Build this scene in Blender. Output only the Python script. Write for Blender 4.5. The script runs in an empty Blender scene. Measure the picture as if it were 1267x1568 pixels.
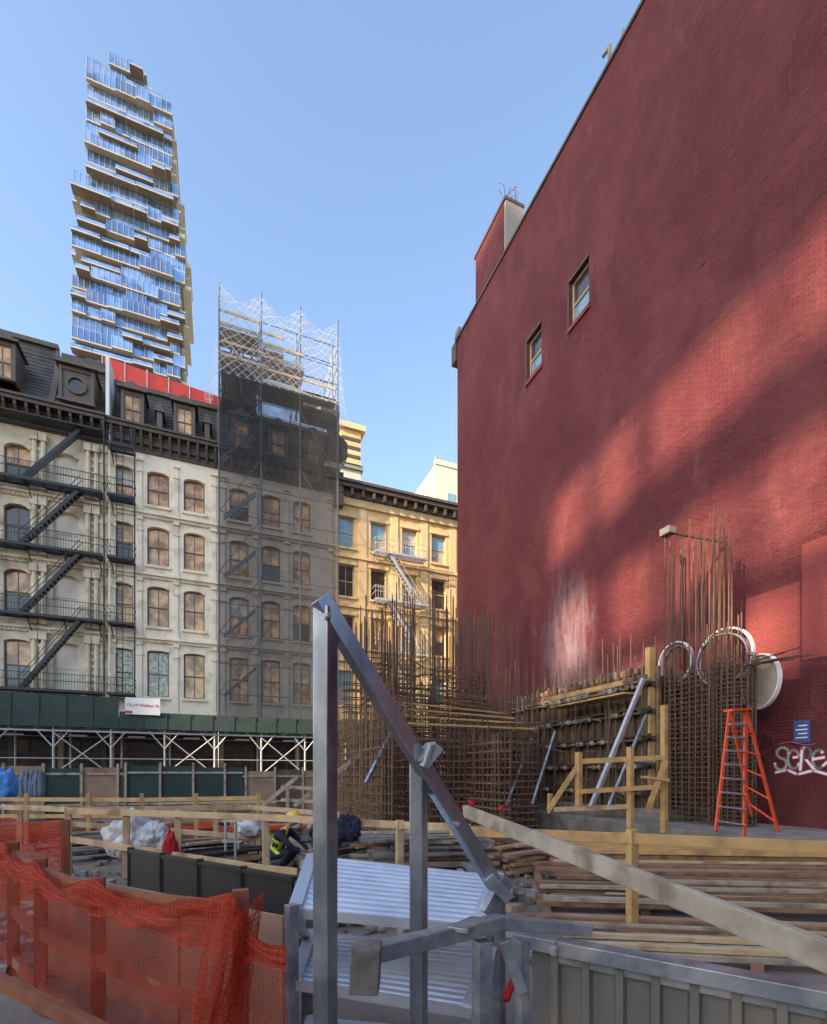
import bpy, math, random, bmesh
from mathutils import Vector, Matrix, noise
random.seed(7)
U=random.uniform
scene=bpy.context.scene
# ---------------- survey frame: grid X = along street, Y = along party wall -------------
TH=math.radians(21.8); SN=math.sin(TH); CS=math.cos(TH)
F=748.0; CX=633.0; HY=1185.0; EYE=1.75
def sv(px,py,d):
    a=(px-CX)/F
    return Vector((d*(CS*a+SN), d*(-SN*a+CS), EYE+(HY-py)/F*d))
def gz(px,d,z):
    v=sv(px,HY,d); v.z=z; return v
# ---------------- materials -------------------------------------------------------------
def M(name,c1,c2=None,rough=.75,metal=0.,scale=2.,stretch=(1,1,1),bump=0.,bscale=40.,spec=.5,lo=.35,hi=.65,c3=None,s3=.3,rvar=0):
    m=bpy.data.materials.new(name); m.use_nodes=True
    nt=m.node_tree; b=nt.nodes['Principled BSDF']; L=nt.links.new
    b.inputs['Roughness'].default_value=rough; b.inputs['Metallic'].default_value=metal
    b.inputs['Specular IOR Level'].default_value=spec
    if c2 is None: c2=tuple(x*.8 for x in c1)
    tc=nt.nodes.new('ShaderNodeTexCoord'); mp=nt.nodes.new('ShaderNodeMapping')
    mp.inputs['Scale'].default_value=stretch; L(tc.outputs['Object'],mp.inputs['Vector'])
    n=nt.nodes.new('ShaderNodeTexNoise'); n.inputs['Scale'].default_value=scale; n.inputs['Detail'].default_value=7; n.inputs['Roughness'].default_value=.65
    L(mp.outputs[0],n.inputs['Vector'])
    mr=nt.nodes.new('ShaderNodeMapRange'); mr.inputs[1].default_value=lo; mr.inputs[2].default_value=hi; L(n.outputs['Fac'],mr.inputs[0])
    mx=nt.nodes.new('ShaderNodeMix'); mx.data_type='RGBA'; mx.inputs[6].default_value=(*c1,1); mx.inputs[7].default_value=(*c2,1); L(mr.outputs[0],mx.inputs[0])
    out=mx.outputs[2]
    if c3 is not None:
        n3=nt.nodes.new('ShaderNodeTexNoise'); n3.inputs['Scale'].default_value=s3; n3.inputs['Detail'].default_value=5; L(tc.outputs['Object'],n3.inputs['Vector'])
        r3=nt.nodes.new('ShaderNodeMapRange'); r3.inputs[1].default_value=.5; r3.inputs[2].default_value=.68; L(n3.outputs['Fac'],r3.inputs[0])
        m3=nt.nodes.new('ShaderNodeMix'); m3.data_type='RGBA'; m3.inputs[7].default_value=(*c3,1); L(out,m3.inputs[6]); L(r3.outputs[0],m3.inputs[0]); out=m3.outputs[2]
    L(out,b.inputs['Base Color'])
    if rvar:
        rr=nt.nodes.new('ShaderNodeMapRange'); rr.inputs[3].default_value=rough; rr.inputs[4].default_value=rough+rvar; L(n.outputs['Fac'],rr.inputs[0]); L(rr.outputs[0],b.inputs['Roughness'])
    if bump:
        nb=nt.nodes.new('ShaderNodeTexNoise'); nb.inputs['Scale'].default_value=bscale; nb.inputs['Detail'].default_value=4; L(mp.outputs[0],nb.inputs['Vector'])
        bp=nt.nodes.new('ShaderNodeBump'); bp.inputs['Strength'].default_value=bump; bp.inputs['Distance'].default_value=.02; L(nb.outputs['Fac'],bp.inputs['Height']); L(bp.outputs[0],b.inputs['Normal'])
    return m
def netmat(name,col,cell,wire,base_alpha,rough=.8,trans=0.3,diag=False):
    m=bpy.data.materials.new(name); m.use_nodes=True; nt=m.node_tree; L=nt.links.new
    b=nt.nodes['Principled BSDF']; b.inputs['Base Color'].default_value=(*col,1); b.inputs['Roughness'].default_value=rough
    out=[n for n in nt.nodes if n.type=='OUTPUT_MATERIAL'][0]
    uv=nt.nodes.new('ShaderNodeUVMap'); mpg=nt.nodes.new('ShaderNodeMapping'); mpg.inputs['Rotation'].default_value=(0,0,math.radians(40) if diag else 0); L(uv.outputs[0],mpg.inputs[0])
    sep=nt.nodes.new('ShaderNodeSeparateXYZ'); L(mpg.outputs[0],sep.inputs[0])
    res=[]
    for k in (0,1):
        d=nt.nodes.new('ShaderNodeMath'); d.operation='DIVIDE'; d.inputs[1].default_value=cell; L(sep.outputs[k],d.inputs[0])
        fr=nt.nodes.new('ShaderNodeMath'); fr.operation='FRACT'; L(d.outputs[0],fr.inputs[0])
        lt=nt.nodes.new('ShaderNodeMath'); lt.operation='LESS_THAN'; lt.inputs[1].default_value=wire; L(fr.outputs[0],lt.inputs[0]); res.append(lt)
    mxx=nt.nodes.new('ShaderNodeMath'); mxx.operation='MAXIMUM'; L(res[0].outputs[0],mxx.inputs[0]); L(res[1].outputs[0],mxx.inputs[1])
    n=nt.nodes.new('ShaderNodeTexNoise'); n.inputs['Scale'].default_value=1.3; n.inputs['Detail'].default_value=4; L(uv.outputs[0],n.inputs['Vector'])
    mr=nt.nodes.new('ShaderNodeMapRange'); mr.inputs[1].default_value=.3; mr.inputs[2].default_value=.7; mr.inputs[3].default_value=base_alpha*.6; mr.inputs[4].default_value=min(1,base_alpha*1.4); L(n.outputs['Fac'],mr.inputs[0])
    m2=nt.nodes.new('ShaderNodeMath'); m2.operation='MAXIMUM'; L(mxx.outputs[0],m2.inputs[0]); L(mr.outputs[0],m2.inputs[1])
    tl=nt.nodes.new('ShaderNodeBsdfTranslucent'); tl.inputs[0].default_value=(*col,1)
    ms=nt.nodes.new('ShaderNodeMixShader'); ms.inputs[0].default_value=trans; L(b.outputs[0],ms.inputs[1]); L(tl.outputs[0],ms.inputs[2])
    tr=nt.nodes.new('ShaderNodeBsdfTransparent'); mm=nt.nodes.new('ShaderNodeMixShader')
    L(m2.outputs[0],mm.inputs[0]); L(tr.outputs[0],mm.inputs[1]); L(ms.outputs[0],mm.inputs[2]); L(mm.outputs[0],out.inputs[0])
    return m
def brickmat(name,c1,c2,mortar,axis='Y',streak=None,rough=.75,bumps=.35,dist=.012,spots=()):
    m=bpy.data.materials.new(name); m.use_nodes=True; nt=m.node_tree; L=nt.links.new; N=nt.nodes.new
    b=nt.nodes['Principled BSDF']; b.inputs['Roughness'].default_value=rough; b.inputs['Specular IOR Level'].default_value=.3
    tc=N('ShaderNodeTexCoord'); sep=N('ShaderNodeSeparateXYZ'); L(tc.outputs['Object'],sep.inputs[0])
    cb=N('ShaderNodeCombineXYZ'); L(sep.outputs[1 if axis=='Y' else 0],cb.inputs[0]); L(sep.outputs[2],cb.inputs[1])
    br=N('ShaderNodeTexBrick'); L(cb.outputs[0],br.inputs['Vector']); br.inputs['Scale'].default_value=1
    br.inputs['Brick Width'].default_value=.22; br.inputs['Row Height'].default_value=.075; br.inputs['Mortar Size'].default_value=.009
    br.inputs['Color1'].default_value=(*c1,1); br.inputs['Color2'].default_value=(*c2,1); br.inputs['Mortar'].default_value=(*mortar,1)
    out=br.outputs['Color']
    def math_(op,a,bb):
        x=N('ShaderNodeMath'); x.operation=op
        for i,v in enumerate((a,bb)):
            if isinstance(v,(int,float)): x.inputs[i].default_value=v
            else: L(v,x.inputs[i])
        return x.outputs[0]
    def nz(scale,stretch,seed,detail=6,rg=.7):
        mp=N('ShaderNodeMapping'); mp.inputs['Scale'].default_value=stretch; mp.inputs['Location'].default_value=(seed,seed*2.,0); L(cb.outputs[0],mp.inputs[0])
        n=N('ShaderNodeTexNoise'); n.inputs['Scale'].default_value=scale; n.inputs['Detail'].default_value=detail; n.inputs['Roughness'].default_value=rg; n.inputs['Distortion'].default_value=.4; L(mp.outputs[0],n.inputs['Vector']); return n.outputs['Fac']
    def blend(out,col,fac):
        x=N('ShaderNodeMix'); x.data_type='RGBA'; x.inputs[7].default_value=(*col,1); L(out,x.inputs[6]); L(fac,x.inputs[0]); return x.outputs[2]
    for (col,scale,lo,hi,stretch,amt,seed) in (streak or []):
        r=N('ShaderNodeMapRange'); r.inputs[1].default_value=lo; r.inputs[2].default_value=hi; r.inputs[4].default_value=amt; L(nz(scale,stretch,seed),r.inputs[0]); out=blend(out,col,r.outputs[0])
    for (cy,cz,ry,rz,col,amt,seed) in spots:
        dy=math_('DIVIDE',math_('SUBTRACT',sep.outputs[1],cy),ry); dz=math_('DIVIDE',math_('SUBTRACT',sep.outputs[2],cz),rz)
        rr=math_('ADD',math_('MULTIPLY',dy,dy),math_('MULTIPLY',dz,dz)); k=math_('SUBTRACT',1.0,rr)
        q=math_('ADD',math_('MULTIPLY',k,.55),math_('MULTIPLY',math_('SUBTRACT',nz(1.6,(2.2,.45,1),seed),.5),2.0))
        r=N('ShaderNodeMapRange'); r.inputs[1].default_value=.05; r.inputs[2].default_value=.9; r.inputs[4].default_value=amt; L(q,r.inputs[0])
        kk=N('ShaderNodeMapRange'); kk.inputs[1].default_value=0; kk.inputs[2].default_value=.5; L(k,kk.inputs[0])
        out=blend(out,col,math_('MULTIPLY',r.outputs[0],kk.outputs[0]))
    L(out,b.inputs['Base Color'])
    bp=N('ShaderNodeBump'); bp.inputs['Strength'].default_value=bumps; bp.inputs['Distance'].default_value=dist
    inv=math_('SUBTRACT',1,br.outputs['Fac'])
    h=math_('ADD',math_('MULTIPLY',nz(2.2,(1,1.6,1),2,10,.8),5.0),inv)
    L(h,bp.inputs['Height']); L(bp.outputs[0],b.inputs['Normal'])
    return m

wood=M('lumber_wood',(.50,.34,.17),(.60,.45,.27),.8,scale=3,bump=.15,c3=(.28,.17,.09),s3=2.5)
woody=M('yellow_lumber',(.58,.36,.125),(.44,.28,.12),.7,scale=4,bump=.1,c3=(.32,.195,.095),s3=3)
woodbr=M('brown_lumber',(.20,.11,.06),(.30,.18,.10),.85,scale=4,bump=.2,c3=(.11,.065,.04),s3=3)
woodgrey=M('weathered_lumber',(.34,.28,.20),(.44,.38,.29),.85,scale=5,bump=.2,c3=(.20,.155,.11),s3=4)
woodred=M('stained_wood',(.20,.065,.035),(.28,.10,.05),.7,scale=6,bump=.1)
ply=M('plywood',(.40,.26,.17),(.30,.185,.125),.85,scale=2,c3=(.22,.12,.08),s3=1.2,bump=.1)
plydark=M('dark_plywood',(.08,.055,.04),(.14,.095,.06),.8,scale=4)
rebar=M('rebar_rust',(.09,.05,.033),(.16,.09,.055),.8,scale=5)
rebar2=M('rebar_ochre',(.26,.165,.08),(.15,.09,.05),.8,scale=3)
galv=M('galvanised_steel',(.52,.55,.60),(.24,.27,.32),.16,.95,scale=4,stretch=(1,1,.4),bump=.05,bscale=12,c3=(.62,.65,.69),s3=3,rvar=.25)
galv2=M('weathered_galvanised',(.34,.36,.38),(.20,.22,.25),.42,.65,scale=9,c3=(.48,.48,.47),s3=5,rvar=.2)
alu=M('aluminium',(.62,.66,.71),(.48,.52,.58),.35,.7,scale=6,rvar=.2,c3=(.7,.72,.75),s3=3)
sheetm=M('painted_sheet_metal',(.22,.21,.19),(.15,.15,.14),.5,.35,scale=2.5,stretch=(1,1,.4),c3=(.30,.24,.17),s3=1.8,rvar=.25)
conc=M('concrete',(.30,.275,.245),(.20,.185,.165),.9,scale=2,bump=.3,c3=(.15,.13,.11),s3=1.)
dirt=M('dirt',(.17,.14,.11),(.26,.22,.18),.95,scale=1.2,bump=.8,bscale=12,c3=(.10,.085,.07),s3=.6)
asph=M('asphalt',(.05,.05,.052),(.07,.07,.07),.9,scale=3,bump=.3)
walk=M('sidewalk_concrete',(.30,.29,.28),(.24,.23,.22),.9,scale=1.5,bump=.2)
paintw=M('road_paint',(.75,.75,.72),(.6,.6,.58),.7,scale=6)
black=M('black_iron',(.014,.014,.015),(.024,.024,.025),.5,scale=8)
blackpl=M('black_plastic',(.016,.017,.018),(.028,.028,.028),.45,scale=2)
white=M('cream_cast_iron',(.90,.80,.62),(.82,.72,.55),.7,scale=1.2,c3=(.66,.56,.41),s3=1.4,bump=.06)
whiteA=M('ivory_cast_iron',(.78,.68,.52),(.62,.53,.39),.75,scale=1.4,c3=(.42,.34,.24),s3=1.1,bump=.12)
blankp=M('blank_panel',(.76,.69,.58),(.66,.60,.50),.7,scale=1)
tanrecess=M('tan_recess',(.40,.30,.19),(.32,.23,.14),.8,scale=2)
greyC=M('grey_stone',(.52,.46,.38),(.42,.365,.30),.8,scale=1.2,bump=.1)
yel=M('ochre_painted_facade',(.68,.46,.21),(.60,.39,.165),.75,scale=.8,c3=(.74,.53,.28),s3=.5,bump=.05)
yeltrim=M('ochre_trim',(.72,.52,.28),(.62,.43,.21),.7,scale=2)
corn=M('dark_cornice',(.07,.05,.038),(.10,.075,.055),.6,scale=3)
slate=M('slate_roof',(.065,.06,.055),(.105,.097,.09),.7,scale=7,stretch=(1,1,2.5),c3=(.045,.04,.037),s3=.8,bump=.5,bscale=9)
slatetrim=M('mansard_trim',(.095,.072,.057),(.135,.103,.08),.6,scale=3)
frame=M('window_frame',(.12,.07,.04),(.16,.10,.06),.5,scale=5)
framew=M('light_window_frame',(.45,.37,.26),(.36,.30,.21),.5,scale=5)
g_dark=M('glass_dark',(.03,.03,.035),(.09,.065,.045),.06,scale=1.5,spec=.8)
g_tan=M('glass_tan_reflection_blind',(.78,.46,.21),(.32,.18,.08),.10,scale=1.1,spec=.6,lo=.42,hi=.58)  # tan brick reflection, mixed with blinds, put into the glass colour
g_pale=M('glass_pale_blind',(.60,.53,.42),(.28,.25,.20),.12,scale=2.2,spec=.7)
g_blue=M('glass_sky',(.14,.26,.34),(.25,.36,.40),.08,scale=2,spec=.9)
g_green=M('glass_green',(.16,.20,.12),(.50,.47,.34),.1,scale=4,spec=.8,lo=.45,hi=.55)
tw_glass=M('tower_glass',(.20,.34,.58),(.34,.50,.74),.12,.7,scale=.12,c3=(.09,.17,.32),s3=.25)
tw_glass2=M('tower_glass_dark',(.09,.17,.32),(.17,.28,.46),.14,.65,scale=.2)
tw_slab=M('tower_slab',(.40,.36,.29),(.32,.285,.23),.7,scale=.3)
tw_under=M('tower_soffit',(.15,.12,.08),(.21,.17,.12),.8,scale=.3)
tw_side=M('tower_lit_slab',(.80,.69,.45),(.72,.63,.43),.6,scale=.2)  # bright warm tone paints sunlight onto the tower's right-hand slab edges
green=M('green_plywood',(.018,.04,.032),(.03,.055,.045),.7,scale=1.5)
greenp=M('green_parapet',(.022,.04,.032),(.035,.058,.046),.7,scale=1.5)
scaf=M('scaffold_pipe',(.55,.55,.54),(.40,.40,.40),.5,.3,scale=4)
scafd=M('dark_scaffold_pipe',(.10,.11,.14),(.17,.18,.21),.5,.4,scale=4)
orange=M('orange_fibreglass',(.75,.10,.03),(.65,.08,.03),.4,scale=5)
redcloth=M('red_fabric',(.50,.015,.02),(.35,.01,.015),.8,scale=5)
blue=M('blue_tarp',(.05,.20,.50),(.08,.28,.6),.6,scale=4)
navy=M('navy_fabric',(.012,.015,.035),(.02,.022,.05),.9,scale=5)
hivis=M('hi_vis_yellow',(.62,.72,.03),(.5,.6,.03),.6,scale=5)
skin=M('skin',(.40,.22,.14),(.34,.18,.11),.55,scale=9)
boot=M('boot_leather',(.06,.035,.02),(.09,.05,.03),.6,scale=7)
whitebag=M('white_sack',(.68,.68,.66),(.52,.52,.50),.8,scale=4,bump=.3,bscale=14)
signw=M('sign_white',(.80,.80,.78),(.74,.74,.72),.5,scale=2)
signr=M('sign_red',(.6,.03,.03),(.5,.03,.03),.5)
signb=M('sign_blue',(.03,.06,.20),(.04,.08,.26),.4)
pinkp=M('pink_spray_paint',(.55,.10,.19),(.48,.08,.16),.6)
cream=M('cream_stucco',(.56,.54,.44),(.48,.47,.38),.85,scale=.4)
tanb=brickmat('tan_brick',(.42,.30,.19),(.36,.25,.16),(.30,.26,.2),'Y')
tanx=brickmat('brown_brick',(.40,.25,.15),(.34,.21,.13),(.3,.25,.19),'X')
greybrick=brickmat('grey_brick',(.30,.26,.22),(.24,.2,.17),(.34,.32,.29),'X')
redroof=M('red_roof_sheet',(.80,.08,.06),(.68,.06,.05),.7,scale=1)
stone=M('rubble_stone',(.36,.34,.31),(.22,.20,.18),.9,scale=6,bump=.3)
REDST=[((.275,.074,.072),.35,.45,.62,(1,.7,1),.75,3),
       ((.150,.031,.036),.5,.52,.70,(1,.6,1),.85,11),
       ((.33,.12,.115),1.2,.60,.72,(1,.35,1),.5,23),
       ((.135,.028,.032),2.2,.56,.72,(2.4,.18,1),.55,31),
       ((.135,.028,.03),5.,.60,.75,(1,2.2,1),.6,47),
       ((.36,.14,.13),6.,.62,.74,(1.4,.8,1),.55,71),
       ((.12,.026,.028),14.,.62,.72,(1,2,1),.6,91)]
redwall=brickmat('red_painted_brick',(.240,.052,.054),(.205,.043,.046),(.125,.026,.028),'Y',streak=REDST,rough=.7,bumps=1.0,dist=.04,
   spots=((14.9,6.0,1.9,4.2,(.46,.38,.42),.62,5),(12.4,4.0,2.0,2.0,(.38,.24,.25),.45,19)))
redlite=brickmat('red_brick_repaint',(.27,.058,.054),(.25,.052,.048),(.21,.043,.04),'Y',rough=.65,bumps=.6,dist=.02,streak=REDST[1:3])
n_dark=netmat('debris_netting',(.09,.085,.08),.06,.10,.22,trans=.2)
n_dense=netmat('dense_debris_netting',(.03,.03,.032),.06,.12,.52,trans=.15)
n_white=netmat('white_netting',(.66,.68,.72),.42,.085,.10,trans=.5,diag=True)
n_or=netmat('orange_netting',(.46,.045,.018),.03,.14,.24,trans=.45)
n_or2=netmat('orange_netting_fold',(.56,.06,.022),.03,.2,.48,trans=.45)

# ---------------- mesh builder ----------------------------------------------------------
def group(name,loc=None):
    e=bpy.data.objects.new(name,None); scene.collection.objects.link(e); e.empty_display_size=.2; return e
class MB:
    def __init__(s,T=None): s.v=[];s.f=[];s.m=[];s.mats=[];s.T=T
    def mi(s,mat):
        if mat not in s.mats: s.mats.append(mat)
        return s.mats.index(mat)
    def add(s,vs,fs,mat):
        o=len(s.v)
        for p in vs:
            p=Vector(p)
            if s.T: p=s.T@p
            s.v.append(p)
        k=s.mi(mat)
        for f in fs: s.f.append([i+o for i in f]); s.m.append(k)
    def box(s,x0,x1,y0,y1,z0,z1,mat):
        s.add([(x0,y0,z0),(x1,y0,z0),(x1,y1,z0),(x0,y1,z0),(x0,y0,z1),(x1,y0,z1),(x1,y1,z1),(x0,y1,z1)],
          [(3,2,1,0),(4,5,6,7),(0,1,5,4),(1,2,6,5),(2,3,7,6),(3,0,4,7)],mat)
    def beam(s,p,q,w,h,mat,up=(0,0,1)):
        p=Vector(p);q=Vector(q);d=(q-p); 
        if d.length<1e-5: return
        d.normalize(); up=Vector(up); sd=d.cross(up)
        if sd.length<1e-3: sd=d.cross(Vector((0,1,0)))
        sd.normalize(); u=sd.cross(d); a=sd*w/2; b=u*h/2
        s.add([p-a-b,p+a-b,p+a+b,p-a+b,q-a-b,q+a-b,q+a+b,q-a+b],[(0,1,2,3),(7,6,5,4),(0,4,5,1),(1,5,6,2),(2,6,7,3),(3,7,4,0)],mat)
    def rod(s,p,q,r,mat,n=5):
        p=Vector(p);q=Vector(q);d=(q-p)
        if d.length<1e-5: return
        d.normalize(); sd=d.cross(Vector((0,0,1)))
        if sd.length<1e-3: sd=Vector((1,0,0))
        sd.normalize(); u=sd.cross(d); vs=[]
        for e in (p,q):
            for i in range(n):
                t=2*math.pi*i/n; vs.append(e+sd*math.cos(t)*r+u*math.sin(t)*r)
        s.add(vs,[(i,(i+1)%n,n+(i+1)%n,n+i) for i in range(n)]+[tuple(range(n))[::-1],tuple(range(n,2*n))],mat)
    def prism(s,pts,off,mat):
        n=len(pts); off=Vector(off); vs=[Vector(p) for p in pts]; vs+= [p+off for p in vs]
        s.add(vs,[tuple(range(n)),tuple(range(n,2*n))[::-1]]+[(i,n+i,n+(i+1)%n,(i+1)%n) for i in range(n)],mat)
    def quad(s,pts,mat): s.add(pts,[tuple(range(len(pts)))],mat)
    def done(s,name,parent=None,bevel=0,smooth=False):
        me=bpy.data.meshes.new(name); me.from_pydata([tuple(v) for v in s.v],[],s.f)
        for m in s.mats: me.materials.append(m)
        me.polygons.foreach_set('material_index',s.m)
        if smooth: me.polygons.foreach_set('use_smooth',[True]*len(s.f))
        me.update()
        bm=bmesh.new(); bm.from_mesh(me); bmesh.ops.recalc_face_normals(bm,faces=bm.faces); bm.to_mesh(me); bm.free()
        o=bpy.data.objects.new(name,me); scene.collection.objects.link(o)
        if parent: o.parent=parent
        if bevel:
            b=o.modifiers.new('bevel','BEVEL'); b.width=bevel; b.segments=2; b.limit_method='ANGLE'
        return o
def sheet(name,parent,fn,nu,nv,mat,su=1.,sv_=1.):
    vs=[];uv=[];fs=[]
    for j in range(nv+1):
        for i in range(nu+1):
            vs.append(tuple(fn(i/nu,j/nv))); uv.append((i/nu*su,j/nv*sv_))
    for j in range(nv):
        for i in range(nu):
            a=j*(nu+1)+i; fs.append((a,a+1,a+nu+2,a+nu+1))
    me=bpy.data.meshes.new(name); me.from_pydata(vs,[],fs); me.materials.append(mat)
    l=me.uv_layers.new(name='UVMap')
    for lp in me.loops: l.data[lp.index].uv=uv[lp.vertex_index]
    me.polygons.foreach_set('use_smooth',[True]*len(fs)); me.update()
    o=bpy.data.objects.new(name,me); scene.collection.objects.link(o); o.parent=parent; return o
def blob(name,parent,c,sc,mat,amp=.25,fr=1.6,sub=4,seed=0,flat=True):
    bm=bmesh.new(); bmesh.ops.create_icosphere(bm,subdivisions=sub,radius=1)
    for v in bm.verts:
        n=noise.noise(v.co*fr+Vector((seed,seed*.7,0)))+.5*noise.noise(v.co*fr*2.7+Vector((seed,3,0)))+.25*abs(noise.noise(v.co*fr*6+Vector((seed,9,0))))
        v.co*=1+amp*n
        v.co=Vector((v.co.x*sc[0],v.co.y*sc[1],max(v.co.z,-.7)*sc[2]))+Vector(c)
    me=bpy.data.meshes.new(name); bm.to_mesh(me); bm.free(); me.materials.append(mat)
    me.polygons.foreach_set('use_smooth',[True]*len(me.polygons))
    o=bpy.data.objects.new(name,me); scene.collection.objects.link(o)
    if parent: o.parent=parent
    return o

# ---------------- facades ---------------------------------------------------------------
def facade(mb,x0,x1,z0,z1,yf,cols,rows,mat,th=.35):
    cols=sorted(cols); rows=sorted(rows); x=x0
    for a,b in cols: mb.box(x,a,yf,yf+th,z0,z1,mat); x=b
    mb.box(x,x1,yf,yf+th,z0,z1,mat)
    for a,b in cols:
        z=z0
        for c,d in rows: mb.box(a,b,yf,yf+th,z,c,mat); z=d
        mb.box(a,b,yf,yf+th,z,z1,mat)
def window(mb,a,b,c,d,yf,fm,up,lo,split=.5,vert=False,fw=.07,dep=.2):
    y=yf+dep
    mb.box(a,a+fw,y,y+.1,c,d,fm); mb.box(b-fw,b,y,y+.1,c,d,fm)
    mb.box(a+fw,b-fw,y,y+.1,d-fw,d,fm); mb.box(a+fw,b-fw,y,y+.1,c,c+fw,fm)
    zm=c+(d-c)*split
    mb.box(a+fw,b-fw,y+.01,y+.09,zm-.035,zm+.035,fm)
    mb.quad([(a+fw,y+.04,zm),(b-fw,y+.04,zm),(b-fw,y+.04,d-fw),(a+fw,y+.04,d-fw)],up)
    mb.quad([(a+fw,y+.065,c+fw),(b-fw,y+.065,c+fw),(b-fw,y+.065,zm),(a+fw,y+.065,zm)],lo)
    if vert: mb.box((a+b)/2-.02,(a+b)/2+.02,y+.012,y+.085,c+fw,d-fw,fm)
def archfill(mb,a,b,d,yf,rise,mat,trim,n=8):
    pts=[]
    for i in range(n+1):
        t=i/n; x=a+(b-a)*t; z=d-rise*(abs(2*t-1)**3.0); pts.append((x,z))
    for i in range(n):
        (xa,za),(xb,zb)=pts[i],pts[i+1]
        if d-min(za,zb)>1e-3:
            mb.prism([(xa,yf,za),(xb,yf,zb),(xb,yf,d),(xa,yf,d)] if min(d-za,d-zb)>1e-4 else ([(xa,yf,za),(xb,yf,d),(xa,yf,d)] if za<zb else [(xa,yf,d),(xb,yf,zb),(xb,yf,d)]),(0,.24,0),mat)
    for i in range(n):
        (xa,za),(xb,zb)=pts[i],pts[i+1]
        mb.beam((xa,yf-.035,za+.07),(xb,yf-.035,zb+.07),.075,.13,trim)
def glasspick(kind):
    if kind=='tan': return random.choice([(g_tan,g_tan),(g_tan,g_dark),(g_tan,g_tan),(g_pale,g_tan),(g_tan,g_tan)])
    if kind=='dark': return random.choice([(g_dark,g_dark),(g_dark,g_dark),(g_tan,g_dark)])
    if kind=='green': return (g_green,g_green)
    if kind=='blank': return (blankp,blankp)
    return random.choice([(g_blue,g_blue),(g_pale,g_blue),(g_blue,g_pale)])
ROWS=[(6.8,9.8),(11.4,14.0),(15.4,17.9),(19.3,21.5)]
BANDS=[10.5,14.65,18.6]
YF=36.0
def ironfront(bname,x0,x1,colc,ww,mat,kind,arch=.35,pil=True,fm=frame):
    g=group(bname); mb=MB(); cols=[(c-ww/2,c+ww/2) for c in colc]
    facade(mb,x0,x1,5.2,22.6,YF,cols,ROWS,mat)
    wb=MB()
    for ci,(a,b) in enumerate(cols):
        for ri,(c,d) in enumerate(ROWS):
            k=kind if not callable(kind) else kind(ci,ri)
            up,lo=glasspick(k); window(wb,a,b,c,d,YF,blankp if k=='blank' else fm,up,lo,vert=(k!='blank'))
            if arch: archfill(mb,a,b,d,YF,arch if ri else arch*.5,mat,mat)
            mb.box(a-.12,b+.12,YF-.16,YF-.003,c-.18,c-.02,mat)
    for z in BANDS:
        mb.box(x0+.02,x1-.02,YF-.30,YF-.004,z,z+.14,mat); mb.box(x0+.05,x1-.05,YF-.15,YF-.005,z-.18,z-.003,mat)
        x=x0+.15
        while x<x1-.1: mb.box(x,x+.07,YF-.22,YF-.151,z-.12,z-.003,mat); x+=.22
    if pil:
        xs=[x0+.28]+[(colc[i]+colc[i+1])/2 for i in range(len(colc)-1)]+[x1-.28]
        zs=[5.3]+BANDS+[22.4]
        for x in xs:
            w=.2 if x in (xs[0],xs[-1]) else .17
            for i in range(4):
                zb=zs[i]+.15; zt=zs[i+1]-.19
                mb.box(x-w,x+w,YF-.14,YF-.006,zb,zb+.35,mat); mb.box(x-w*.72,x+w*.72,YF-.10,YF-.007,zb+.35,zt-.9,mat)
                mb.box(x-w*.95,x+w*.95,YF-.16,YF-.006,zt-.9,zt-.72,mat); mb.box(x-w*.72,x+w*.72,YF-.07,YF-.007,zt-.72,zt-.2,mat); mb.box(x-w*1.05,x+w*1.05,YF-.19,YF-.006,zt-.2,zt,mat)
    mb.done('facade_wall',g); wb.done('windows',g)
    return g
def cornice(g,x0,x1,z0,z1,mat,step=.55,out=.75):
    mb=MB(); h=z1-z0
    mb.box(x0,x1,YF-.12,YF+.3,z0,z0+h*.3,mat); mb.box(x0,x1,YF-.3,YF+.3,z0+h*.3,z0+h*.62,mat)
    mb.box(x0-.03,x1+.03,YF-out,YF+.35,z0+h*.74,z0+h*.9,mat); mb.box(x0-.06,x1+.06,YF-out-.1,YF+.4,z0+h*.9,z1,mat)
    mb.box(x0,x1,YF-.36,YF+.3,z0+h*.62,z0+h*.74,mat)
    x=x0+.2
    while x<x1-.1:
        mb.prism([(x,YF-.3,z0+h*.74),(x,YF-out+.06,z0+h*.74),(x,YF-out+.1,z0+h*.6),(x,YF-.34,z0+h*.1),(x,YF-.3,z0+h*.1)],(.14,0,0),mat); x+=step
    mb.done('cornice',g)
def lowerpart(g,x0,x1,z1=5.2,dep=16,top=22.6,mat=conc,sidemat=tanb):
    mb=MB()
    mb.box(x0+.01,x1-.01,YF+.36,YF+dep,0,top,sidemat)
    n=max(2,int((x1-x0)/2.2)); w=(x1-x0)/n
    for i in range(n+1): 
        x=min(max(x0+i*w,x0+.2),x1-.2); mb.box(x-.14,x+.14,YF,YF+.35,.15,z1,corn if i%2 else tanrecess)
    mb.box(x0,x1,YF-.05,YF+.35,z1-.9,z1-.01,corn)
    for i in range(n):
        xa=x0+i*w+.16; xb=x0+(i+1)*w-.16
        mb.quad([(xa,YF+.3,.15),(xb,YF+.3,.15),(xb,YF+.3,z1-.9),(xa,YF+.3,z1-.9)],g_dark)
        mb.box(xa,xb,YF+.1,YF+.28,.15,.8,corn); mb.box(xa,xb,YF+.2,YF+.29,3,3.1,corn)
    mb.done('ground_floor',g)
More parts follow.
